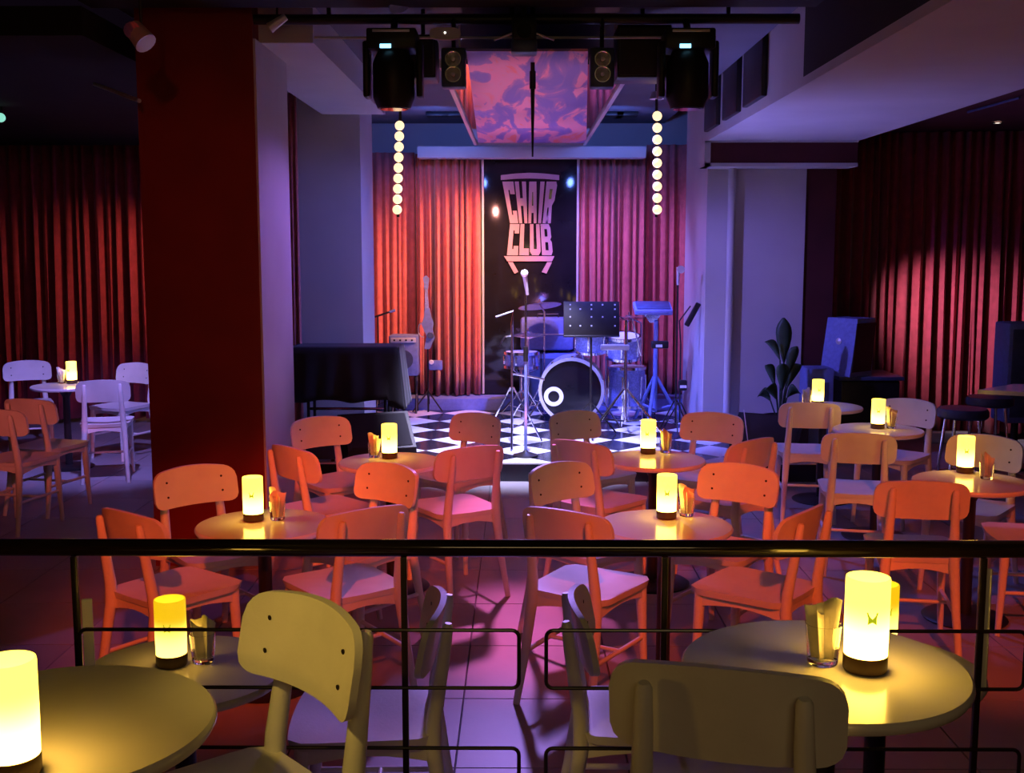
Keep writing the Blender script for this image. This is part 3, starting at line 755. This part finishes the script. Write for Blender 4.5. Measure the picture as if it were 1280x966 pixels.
# small microphones at the right
p = gpos(844, 541); t = thing('microphone_stand', 'tall slim microphone stand by the right column with a small silver microphone', 'microphone', p)
tripod(t, 0, 1.36, .16, m='black', r=.008, hub=.3); MB().tube([(0, 0, 1.36), (0, -.01, 1.52)], [.012, .018], 12).build('microphone', 'silver', t)
MB().lathe([(0, 0), (.035, 0), (.035, .05), (0, .05)], (.02, 0, 1.50), 14, RX).build('grille', 'silver', t)
p = gpos(849, 536); t = thing('microphone_stand', 'low black boom stand with two box microphones beside the right column', 'microphone', p)
tripod(t, 0, .80, .15, m='black', r=.008, hub=.25)
MB().tube([(0, 0, .80), (-.02, -.02, 1.02), (.08, -.03, 1.16)], .007, 8).build('boom_arm', 'black', t)
MB().bbox((.10, -.03, 1.08), (.05, .04, .24), .012, Matrix.Rotation(R(28), 3, 'Y')).build('microphone', 'black', t)
MB().bbox((-.20, -.03, .80), (.16, .06, .07), .012).build('microphone', 'black', t)
MB().bbox((.02, -.04, .42), (.08, .06, .10), .016).build('microphone', 'black', t)
for c in ((-.21, -.062, .79), (.02, -.072, .41)): MB().box(c, (.06, .004, .025)).build('name_plate', 'tw', t)
# amplifier stack behind the kit
p = at(686, 512, z=SH); t = thing('amplifier_stack', 'blue amplifier head on a cabinet behind the left of the drum kit', 'amplifier', (p.x, p.y, SH))
MB().bbox((0, .1, .30), (.62, .34, .60), .025).build('cabinet', 'bluegear', t)
MB().bbox((0, -.075, .30), (.52, .012, .50), .004).build('grille', 'pad', t)
MB().bbox((-.02, .1, .80), (.56, .28, .34), .04).build('amplifier_head', 'bluegear', t)
MB().bbox((-.02, -.045, .80), (.48, .012, .012), .003).build('trim_strip', 'silver', t)
MB().tube([(-.12, .1, .97), (-.12, .1, 1.0), (.10, .1, 1.0), (.10, .1, .97)], .01, 8).build('handle', 'black', t)

# covered keyboard on the left
KY = 9.25
kx0, kx1 = xat(366, KY), xat(500, KY); kt = at(440, 433, Y=KY).z; kb = at(440, 500, Y=KY).z
kb_t = thing('keyboard_stand', 'black metal keyboard stand under the draped black cloth', 'stand', ((kx0+kx1)/2, KY + .15, SH))
KW = (kx1 - kx0)
for s in (-1, 1):
    for q in (-.14, .14): MB().tube([(s*KW*.36, q, 0), (s*KW*.36, q, kt - SH - .06)], .014, 8).build('leg', 'black', kb_t)
    MB().tube([(s*KW*.36, -.14, .12), (s*KW*.36, .14, .12)], .012, 8).build('crossbar', 'chrome', kb_t)
MB().tube([(-KW*.36, -.14, .36), (KW*.36, -.14, .36)], .012, 8).build('crossbar', 'chrome', kb_t)
MB().bbox((0, 0, kt - SH - .04), (KW - .06, .34, .06), .01).build('shelf', 'black', kb_t)
cl = MB()
def drape(u, v):
    # v: 0 front hem -> top edge -> back hem ; u along the width, ends hang down too
    ww = KW/2 + .0; dd = .20
    ring = [(-1, 1.0), (-1, .5), (-1, .02), (-.92, 0), (0, 0), (.92, 0), (1, .02), (1, .5), (1, 1)]
    k = v*(len(ring)-1); i = min(int(k), len(ring)-2); q = k - i
    yy = ring[i][0]*(1-q) + ring[i+1][0]*q; dz = ring[i][1]*(1-q) + ring[i+1][1]*q
    hem = kt - kb + .012*math.sin(u*14) + .05*(u > .86)
    eu = max(0, (abs(u*2-1) - .94)/.06)
    x = (u*2-1)*ww + (.05*math.sin(u*2*PI*0.5))*dz*0 + .05*dz*(u*2-1)
    fold = .014*math.sin(u*31)*dz + .012*math.sin(u*17+1)*dz
    return (x, yy*dd + fold + (.03*dz*yy), -dz*hem - .012*eu)
cl.grid(61, 33, drape)
def endcap(sgn):
    def fn(u, v):
        y = (u*2-1)*.2; z = -v*(kt - kb + .06) 
        return (sgn*(KW/2 + .05*v + .012*math.sin(u*14)*v), y*(1 + .15*v), z)
    return fn
cl.grid(21, 14, endcap(1)); cl.grid(21, 14, endcap(-1))
o = cl.build('draped_cloth', 'cloth', angle=70, loc=((kx0+kx1)/2, KY + .15, kt)); o.modifiers.new('t', 'SOLIDIFY').thickness = .004
tag(o, 'black cloth draped over the keyboard by the left column', 'cloth')
# combo amp and chair-like stand behind the keyboard
p = at(514, 513, z=SH); t = thing('combo_amplifier', 'blue combo amplifier with a pale control strip right of the covered keyboard', 'amplifier', (p.x - .05, p.y - .12, SH))
MB().bbox((0, 0, .60), (.30, .24, .42), .02).build('cabinet', 'bluegear', t)
MB().bbox((0, -.125, .76), (.26, .012, .05), .004).build('control_panel', 'silver', t)
MB().lathe([(0, 0), (.09, 0), (.10, .01), (0, .014)], (0, -.12, .56), 24, RX).build('speaker_cone', 'pad', t)
for k in range(4): MB().lathe([(0, 0), (.011, 0), (.009, .014), (0, .014)], (-.09 + k*.06, -.131, .76), 10, RX).build('knob', 'black', t)
for s in (-1, 1):
    MB().tube([(s*.12, -.1, 0), (s*.12, .1, .39)], .012, 8).build('leg', 'black', t); MB().tube([(s*.12, .1, 0), (s*.12, -.1, .39)], .012, 8).build('leg', 'black', t)
# slim stringed instrument
p = at(535, 515, z=SH); IY = p.y
t = thing('electric_cello', 'slim blue stringed instrument upright on a stand before the orange curtain', 'instrument', (p.x, p.y, SH))
def iz(py): return at(535, py, Y=IY).z - SH
def ix(px): return xat(px, IY) - p.x
def slabpoly(nm, pxs, m, th=.035, y=0):
    MB().prism([(ix(a), iz(b_)) for a, b_ in pxs], lambda u, v, tt: (u, tt, v), y - th/2, y + th/2).build(nm, m, t)
slabpoly('headstock', [(531, 352), (530, 347), (534, 344), (538, 348), (537, 354), (536, 362), (532, 362)], 'bluegear', .03)
slabpoly('neck', [(532.5, 362), (535.8, 362), (537.5, 392), (532, 392)], 'drumshell', .03)
slabpoly('body', [(532, 385), (537.5, 385), (540, 396), (543, 404), (541, 412), (544, 422), (538, 436), (531, 436), (534, 420), (528, 405), (531, 396)], 'bluegear', .06)
pts = [(ix(529) + .045*math.cos(a), 0, iz(412) + .075*math.sin(a)) for a in [R(70 + k*20) for k in range(12)]]
MB().tube(pts, .006, 6).build('body_ring', 'silver', t)
MB().lathe([(0, 0), (.035, 0), (.03, .02), (0, .02)], (ix(539), -.03, iz(419)), 16, RX).build('chin_rest', 'pad', t)
MB().tube([(ix(535), .02, 0), (ix(535), .02, iz(432))], .010, 8).build('pole', 'black', t)
MB().bbox((ix(545), -.02, iz(456)), (.14, .06, .10), .012).build('preamp_box', 'bluegear', t)
MB().lathe([(0, 0), (.025, 0), (.02, .012), (0, .012)], (ix(540), -.052, iz(452)), 14, RX).build('dial', 'tw', t)
for k in range(3):
    a = R(90 + k*120); MB().tube([(ix(535), .02, .22), (ix(535) + .18*math.cos(a), .02 + .18*math.sin(a), .012)], .008, 6).build('leg', 'black', t)
# microphone clip arm by the left column
p = at(474, 515, z=SH); t = thing('microphone_stand', 'thin dark boom stand in front of the dim left curtain', 'microphone', (p.x, p.y, SH))
tripod(t, 0, 1.0, .22, m='black', r=.008, hub=.3); MB().tube([(-.06, 0, .98), (.12, 0, 1.04)], .010, 8).build('boom_arm', 'black', t)
MB().tube([(.12, 0, 1.04), (.18, 0, 1.06)], [.012, .016], 10).build('microphone', 'bluegear', t)

# wedge monitors in front of the stage
def wedge(label, px, py, wd, hh, rz):
    p = at(px, py, z=SH); t = thing('wedge_monitor', label, 'speaker', (p.x, p.y, SH), rz, 'black wedge monitors')
    prof = [(-.17, 0), (.20, 0), (.20, hh), (.08, hh + .02), (-.17, .10)]
    MB().prism(prof, lambda u, v, tt: (tt, u, v), -wd/2, wd/2).build('cabinet', 'black', t)
    a = Vector((.08, hh + .02)); b_ = Vector((-.17, .10)); n = Vector((-(a-b_).y, (a-b_).x)).normalized()*.006
    q = [b_ + (a-b_)*.06, b_ + (a-b_)*.94]
    MB().prism([(q[0].x, q[0].y), (q[1].x, q[1].y), (q[1].x + n.x, q[1].y + n.y), (q[0].x + n.x, q[0].y + n.y)], lambda u, v, tt: (tt, u, v), -wd/2 + .03, wd/2 - .03).build('grille', 'cloth', t)
    return t
wedge('large black wedge monitor on the floor below the covered keyboard', 472, 572, .56, .34, R(22))
w2 = wedge('dark wedge monitor on the floor by the plant, right of the stage', 960, 567, .56, .30, R(-28))
MB().tube([(-.22, .02, .35), (-.12, -.18, .12)], .004, 6).build('cable', 'tw', w2)
p = at(402, 575, z=SH); t = thing('amplifier_box', 'small dark box amplifier with a pale plate on the floor left of the wedge', 'amplifier', (p.x, p.y, SH), R(10))
MB().bbox((0, 0, .13), (.24, .2, .22), .015).build('cabinet', 'pad', t); MB().box((.02, -.103, .16), (.12, .006, .03)).build('name_plate', 'silver', t)
for s in (-1, 1): MB().tube([(s*.1, -.1, .25), (s*.1, .1, .25)], .006, 6).build('handle', 'chrome', t)
for k in range(4): MB().bbox((-.09 if k % 2 else .09, -.07 if k < 2 else .07, .012), (.03, .03, .024), .004).build('foot', 'black', t)
p = at(890, 549, z=SH)
t = thing('pedal_board', 'row of small white effects pedals on the stage floor at the right', 'pedals', (p.x + .02, p.y, SH))
for k in range(4): MB().bbox((-.18 + k*.12, 0, .03), (.09, .12, .055), .008).build('pedal', 'tw' if k % 2 else 'silver', t)

# ------------------------------------------------------------------ right side: plant, cases, stools, counter
p = at(985, 545, z=0); p = Vector((xat(976, 9.6), 9.6, SH))
pl = thing('potted_plant', 'dark broad-leaved plant in a pot against the right column', 'plant', p)
MB().lathe([(0, 0), (.12, 0), (.15, .26), (.135, .26), (.12, .22), (0, .22)], n=20).build('pot', 'black', pl)
def leaf(bx, by, bz, tx, ty, tz, wd):
    a = Vector((bx, by, bz)); b_ = Vector((tx, ty, tz)); d = b_ - a; s = d.cross(Vector((0, 1, .2))).normalized(); mb = MB()
    def fn(u, v):
        p_ = a + d*v + Vector((0, 0, .06*math.sin(PI*v))); ww = wd*math.sin(PI*(v*.88 + .06))**1.2
        return p_ + s*(u*2-1)*ww + Vector((0, -.02*(1 - abs(u*2-1)), 0))
    mb.grid(5, 9, fn); o = mb.build('leaf', 'leaf', pl, angle=80); o.modifiers.new('t', 'SOLIDIFY').thickness = .002
    MB().tube([(bx*.2, by*.2, .22), ((bx*.5), by*.5, bz*.7), (bx, by, bz)], .007, 6).build('stem', 'leaf', pl)
for args in ((.02,0,.72, .01,.02,1.10,.07), (-.02,-.03,.74, -.16,-.05,.90,.035), (.05,-.02,.60, .12,-.04,.86,.05), (-.06,-.02,.52, -.15,-.06,.70,.04),
             (.06,.02,.5, .17,.0,.70,.05), (-.04,-.05,.40, -.16,-.12,.50,.05), (.04,-.06,.42, .14,-.12,.46,.05), (0,-.05,.48, -.02,-.12,.72,.055), (-.08,.02,.38,-.2,.0,.42,.045)):
    leaf(*args)
EY = 9.9
ex0, ex1 = xat(1040, EY), xat(1122, EY); ez = at(1080, 471, Y=EY).z
t = thing('equipment_case', 'low black equipment case with a thin overhanging top before the right curtain', 'case', ((ex0+ex1)/2 + .06, EY + .3, 0))
MB().bbox((0, 0, ez/2 - .02), (ex1 - ex0 - .06, .55, ez - .04), .012).build('case_body', 'black', t)
MB().bbox((0, 0, ez - .018), (ex1 - ex0, .6, .035), .006).build('case_top', 'pad', t)
sp = thing('monitor_speaker', 'tilted grey-blue loudspeaker on top of the black equipment case', 'speaker', (xat(1062, EY), EY + .16, ez + .002), R(38))
rt = Matrix.Rotation(R(6), 3, 'Y'); hs = at(1058, 399, Y=EY).z - ez
MB().prism([(-.15, 0), (.17, 0), (.20, hs), (-.06, hs)], lambda u, v, tt: (u, tt, v), -.16, .16).build('cabinet', 'bluegear', sp)
MB().prism([(-.13, -.165), (.15, -.165), (.15, -.16), (-.13, -.16)], lambda u, v, tt: (u + .06*(tt/hs), v, tt), .04, hs - .04).build('grille', 'black', sp)
MB().lathe([(0, 0), (.03, 0), (0, .01)], (-.11, 0, hs*.6), 12, Matrix.Rotation(R(-90), 3, 'Y')).build('badge', 'silver', sp)
bxp = Vector((xat(1026, EY - .2), EY - .2, 0)); bz = at(1026, 461, Y=EY - .2).z
t = thing('slim_cabinet', 'tall pale blue cabinet standing left of the black equipment case', 'case', bxp)
MB().bbox((0, .15, bz/2), (xat(1042, EY) - xat(1010, EY), .3, bz), .012).build('cabinet', 'bluegear', t)
MB().box((0, -.002, bz*.6), (.14, .006, bz*.5)).build('front_panel', 'pad', t)
# stools
def stool(px, Y, h, label):
    t = thing('bar_stool', label, 'stool', (xat(px, Y), Y, 0), 0, 'round padded bar stools')
    MB().lathe([(0, h - .07), (.165, h - .07), (.178, h - .055), (.178, h - .02), (.165, h), (0, h + .006)], n=32).build('cushion', 'pad', t)
    for k in range(4):
        a = R(45 + k*90); MB().tube([(.12*math.cos(a), .12*math.sin(a), h - .07), (.19*math.cos(a), .19*math.sin(a), 0)], .012, 8).build('leg', 'chrome', t)
    MB().tube([(.165*math.cos(2*PI*k/20), .165*math.sin(2*PI*k/20), .22) for k in range(20)], .008, 6, closed=True).build('foot_ring', 'chrome', t)
stool(1205, 8.0, .70, 'round blue-padded stool in front, left of the white counter')
stool(1238, 8.7, .69, 'round blue-padded stool behind, half under the white counter')
p = at(1222, 487, z=.98)
t = thing('bar_counter', 'white high counter top entering from the right edge of the frame', 'counter', (p.x, p.y, 0))
MB().add([(0, 0, .955), (1.2, -.55, .955), (1.6, .1, .955), (.35, .30, .955), (0, 0, .98), (1.2, -.55, .98), (1.6, .1, .98), (.35, .30, .98)], [[3,2,1,0],[4,5,6,7],[0,1,5,4],[1,2,6,5],[2,3,7,6],[3,0,4,7]]).build('counter_top', 'table', t)
for x, y in ((.5, .06), (1.2, -.2)): MB().tube([(x, y, 0), (x, y, .955)], .03, 12).build('leg', 'table_leg', t)
p = Vector((xat(1275, 9.2), 9.2, 0))
t = thing('loudspeaker', 'tall blue-grey loudspeaker cut off by the right edge of the frame', 'speaker', p)
h1 = at(1275, 404, Y=9.2).z
MB().bbox((.04, .15, h1/2 + .2), (.30, .3, h1 - .4), .02).build('cabinet', 'bluegear', t)
MB().bbox((.04, -.004, h1/2 + .2), (.24, .01, h1 - .5), .004).build('grille', 'pad', t)
MB().lathe([(0, 0), (.18, 0), (.17, .02), (.03, .03), (.03, .41), (0, .41)], (.04, .15, 0), 20).build('stand', 'black', t)
# low white box at the curtain's foot
p = at(1150, 537, z=0); t = tag(MB().bbox((0, 0, .05), (.42, .12, .10), .01).build('floor_box', 'tw', loc=(p.x, 10.6, 0)), 'low white box on the floor at the foot of the right curtain', 'box')

# ------------------------------------------------------------------ overhead rig
TY = 6.4
tz = at(640, 24, Y=TY).z
t = thing('lighting_bar', 'black lighting bar hung across the front of the stage', 'pipe', (0, TY, tz))
MB().tube([(xat(330, TY), 0, 0), (xat(985, TY), 0, 0)], .028, 14).build('bar', 'black', t)
MB().tube([(xat(400, TY), .05, -.09), (xat(870, TY), .05, -.09)], .008, 8).build('rod', 'silver', t)
for px in (420, 640, 900): MB().tube([(xat(px, TY), 0, 0), (xat(px, TY), 0, 3.2 - tz)], .012, 8).build('hanger', 'black', t)
def zt_(px, py, Y=TY): return at(px, py, Y=Y).z
def moving_head(px, label):
    t = thing('moving_head', label, 'stage light', (xat(px, TY - .1), TY - .1, tz), 0, 'black moving-head lights on the bar')
    H = lambda py: zt_(px, py, TY - .1) - tz
    MB().bbox((0, 0, H(52)), (.27, .22, .11), .012).build('base', 'black', t)
    MB().bbox((-.03, -.114, H(62)), (.06, .006, .022), .002).build('display', 'led', t)
    MB().bbox((0, -.112, H(43)), (.20, .006, .014), .002).build('clamp_plate', 'silver', t)
    for s in (-1, 1): MB().bbox((s*.145, 0, H(88)), (.035, .12, .30), .012).build('yoke_arm', 'black', t)
    MB().lathe([(0, 0), (.09, 0), (.115, .06), (.115, .24), (.08, .32), (0, .32)], (0, 0, H(136)), 24).build('head', 'black', t)
    MB().lathe([(0, 0), (.075, 0), (.075, .006), (0, .006)], (0, 0, H(137)), 24).build('lens', 'blackgloss', t)
    MB().tube([(0, 0, H(43)), (0, .1, .0)], .02, 8).build('clamp', 'black', t)
moving_head(497, 'black moving-head light above the left bulb string'); moving_head(852, 'black moving-head light above the right bulb string')
def blinder(px, label):
    t = thing('blinder_light', label, 'stage light', (xat(px, TY), TY - .02, tz), 0, 'two-lamp blinders on the bar')
    H = lambda py: zt_(px, py, TY - .1) - tz
    MB().bbox((0, 0, H(83)), (.135, .10, .215), .012).build('housing', 'pad', t)
    MB().tube([(0, 0, H(60)), (0, 0, 0)], .012, 8).build('hanger', 'black', t)
    for py in (73.5, 92.5):
        o = MB().lathe([(.012, .0), (.040, -.030), (.044, -.030), (.044, .0), (0, .0)], (0, -.052, H(py)), 24, Matrix.Rotation(R(-90), 3, 'X')).build('reflector', 'chrome', t)
        MB().lathe([(0, .0), (.012, .006), (.012, .03), (0, .036)], (.0, -.048, H(py)), 12, RX).build('lamp', 'tw', o)
blinder(570, 'two-lamp blinder light left of the pink ceiling panel'); blinder(748, 'two-lamp blinder light right of the pink ceiling panel')
def blackbox(px0, px1, py0, py1, label, Y=6.5):
    x0, x1 = xat(px0, Y), xat(px1, Y); z0, z1 = zt_(640, py1, Y), zt_(640, py0, Y)
    t = thing('rig_speaker', label, 'speaker', ((x0+x1)/2, Y + .14, z1))
    MB().bbox((0, 0, (z0 - z1)/2), (x1 - x0, .26, z1 - z0), .012).build('cabinet', 'black', t)
    MB().bbox((0, -.133, (z0 - z1)/2), (x1 - x0 - .03, .008, z1 - z0 - .03), .003).build('grille', 'cloth', t)
    MB().tube([(0, 0, 0), (0, 0, 3.2 - z1)], .012, 8).build('hanger', 'black', t)
blackbox(513, 548, 42, 97, 'black box speaker hung between left moving head and blinder')
blackbox(767, 833, 30, 97, 'large square black speaker hung right of the right blinder')
# small white oval access point
p = at(555, 38, Y=6.2)
MBo = MB().prism([(.085*math.copysign(abs(math.cos(a))**.6, math.cos(a)), .032*math.copysign(abs(math.sin(a))**.7, math.sin(a))) for a in [2*PI*k/28 for k in range(28)]], lambda u, v, tt: (u, tt, v), -.02, .02)
t = thing('ceiling_device', 'pale oval device with a small light fixed to the lighting bar', 'device', (p.x, 6.3, p.z))
MBo.build('housing', 'wall', t); MB().lathe([(0, 0), (.005, 0), (0, .003)], (0, -.021, .003), 8, RX).build('indicator', 'downlight', t)
MB().tube([(0, .02, 0), (0, .1, .03)], .008, 6).build('bracket', 'black', t)
# projector with hanging pole
p = at(655, 45, Y=6.35)
t = thing('projector', 'dark projector clamped to the middle of the lighting bar', 'projector', (p.x, 6.22, p.z))
MB().bbox((0, 0, 0), (.13, .22, .12), .015).build('housing', 'black', t)
MB().lathe([(0, 0), (.035, 0), (.04, .03), (0, .03)], (0, -.11, -.02), 16, RX).build('lens', 'blackgloss', t)
MB().bbox((0, -.02, -.09), (.14, .14, .07), .015).build('bracket', 'pad', t)
for s in (-1, 1): MB().tube([(s*.05, -.08, -.02), (s*.16, -.08, -.06)], .006, 6).build('cable', 'silver', t)
MB().tube([(0, 0, .05), (0, 0, 3.2 - p.z)], .015, 8).build('hanger', 'black', t)
p0, p1 = at(666, 62, Y=6.6), at(666, 196, Y=6.6)
t = thing('hanging_pole', 'thin dark pole hanging in front of the pink ceiling panel', 'pole', (p0.x, 6.6, p0.z))
MB().tube([(0, 0, 3.2 - p0.z), (0, 0, -.25), (0, 0, p1.z - p0.z)], [.014, .012, .005], 10).build('pole', 'black', t)
MB().tube([(0, 0, -.12), (0, 0, -.22)], .018, 10).build('sleeve', 'black', t)
# bulb strings
def bulbs(pxs, label):
    BYY = 7.9
    (xa, ya), (xb, yb) = pxs
    a, b_ = at(xa, ya, Y=BYY), at(xb, yb, Y=BYY)
    t = thing('bulb_string', label, 'stage light', (a.x, a.y, a.z), 0, 'vertical strings of round bulbs')
    d = (b_ - a); d.y = 0
    MB().tube([Vector((0, .05, 3.2 - a.z)), (0, .05, .05), d + Vector((0, .05, -.05))], .010, 8).build('bar', 'black', t)
    MB().lathe([(0, 0), (.05, 0), (.03, .05), (0, .05)], (0, .05, .12), 16).build('cap', 'silver', t)
    for k in range(9):
        c = d*(k/8)
        MB().lathe([(0, -.033), (.017, -.028), (.028, -.017), (.033, 0), (.028, .017), (.017, .028), (0, .033)], c, 16, RX).build('bulb', 'bulb', t)
bulbs(((499.5, 157), (496.5, 262)), 'string of nine glowing bulbs in front of the left stage curtains')
bulbs(((821.5, 145), (821.5, 262)), 'string of nine glowing bulbs in front of the right stage curtains')
# ceiling mirror panel, its pink reflection painted between mirror strips
CZ = 2.9
ya, yb = 6.75, 11.75
xl, xr = xat(595, 11.6), xat(731, 11.3)
t = thing('ceiling_panel', 'mirror panel with a painted pink and violet reflection, hung under the stage ceiling', 'panel', ((xl+xr)/2, ya, CZ))
hw_ = (xr - xl)/2
MB().span((-hw_, 0, .01), (hw_, yb - ya, .04)).build('mirror', 'mirror', t, flat=True)
fr = MB()
for s in (-1, 1): fr.span((s*hw_ - .015, 0, -.01), (s*hw_ + .015, yb - ya, .04))
fr.span((-hw_, yb - ya - .03, -.01), (hw_, yb - ya, .04)); fr.build('frame', 'silver', t, flat=True)
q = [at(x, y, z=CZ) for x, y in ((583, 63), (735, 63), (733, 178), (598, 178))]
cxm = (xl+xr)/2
MB().prism([(v.x - cxm, v.y - ya) for v in q], lambda u, v, tt: (u, v, tt), -.004, .009).build('print', 'painted_image', t, flat=True)  # mirror reflection painted as a flat trapezoid
for x, y in ((-hw_ + .1, .05), (hw_ - .1, .05), (-hw_ + .1, yb-ya-.4), (hw_ - .1, yb-ya-.4)): MB().tube([(x, y, .04), (x, y, 3.2 - CZ)], .006, 6).build('hanger', 'silver', t)
# dark ceiling vents beside the panel
for px, py in ((560, 163), (590, 178), (765, 165), (742, 176)):
    p = at(px, py, z=3.19); tag(MB().bbox((0, 0, 0), (.22, .30, .04), .006).build('ceiling_vent', 'black', loc=(p.x, min(p.y, 11.6), 3.178)), 'dark rectangular ceiling vent ' + {560: 'left of the panel, nearer one', 590: 'left of the panel, farther one', 765: 'right of the panel, nearer one', 742: 'right of the panel, farther one'}[px], 'vent', 'ceiling vents above the stage')
# left ceiling bits: spotlight, rod, indicator
p = at(177, 48, Y=5.6); t = thing('track_spotlight', 'small grey spotlight hanging from the dark ceiling on the left', 'stage light', p)
MB().tube([(-.04, 0, .05), (.03, -.03, -.03)], [.045, .055], 16).build('housing', 'silver', t); MB().tube([(0, 0, .04), (0, 0, 3.55 - p.z)], .008, 8).build('hanger', 'black', t)
MB().lathe([(0, 0), (.04, 0), (0, .01)], (-.03, -.05, .03), 14, RX).build('lens', 'painted_image', t)
a, b_ = at(118, 105, Y=7.0), at(174, 126, Y=6.2)
tag(MB().tube([a, b_], .012, 8).build('ceiling_rod', 'silver'), 'thin pale rod under the dark ceiling at the upper left', 'pipe')
p = at(1, 147, Y=9); t = thing('indicator_lamp', 'small teal light at the left edge of the frame', 'light', p)
MB().lathe([(0, -.03), (.03, -.02), (.036, 0), (.03, .02), (0, .03)], n=16, rot=RX).build('lens', 'teal', t); MB().tube([(0, .02, 0), (0, .02, 2.95 - p.z)], .01, 8).build('hanger', 'black', t)
p = at(1247, 153, z=2.945); t = thing('downlight', 'small bright downlight in the dark red ceiling at right', 'light', (p.x, p.y, 2.945))
MB().lathe([(.03, 0), (.05, 0), (.05, -.008), (.03, -.008), (.03, 0)], n=20).build('ring', 'black', t); MB().lathe([(0, -.001), (.03, -.001), (.03, -.004), (0, -.004)], n=20).build('lens', 'downlight', t)
a, b_ = at(1210, 140, z=2.93), at(1275, 122, z=2.93)
tag(MB().tube([a, b_], .01, 8).build('ceiling_rod', 'pad'), 'faint thin rod under the dark red ceiling at right', 'pipe')
# small fixture at the top of the pillar
p = at(346, 28, Y=6.3); t = thing('track_spotlight', 'pink-tipped small spotlight at the left end of the lighting bar', 'stage light', p)
MB().tube([(-.04, 0, -.03), (.05, 0, .03)], [.03, .02], 12).build('housing', 'silver', t); MB().tube([(0, 0, 0), (0, .03, 3.2 - p.z)], .006, 6).build('bracket', 'black', t)
p = at(500, 3, Y=6.2); t = thing('track_spotlight', 'blue-grey spotlight cut off by the top of the frame above the bar', 'stage light', p)
MB().tube([(-.03, 0, .05), (.0, -.04, -.03)], [.05, .055], 14).build('housing', 'bluegear', t); MB().tube([(0, 0, .0), (0, .05, 3.55 - p.z)], .008, 6).build('hanger', 'black', t)
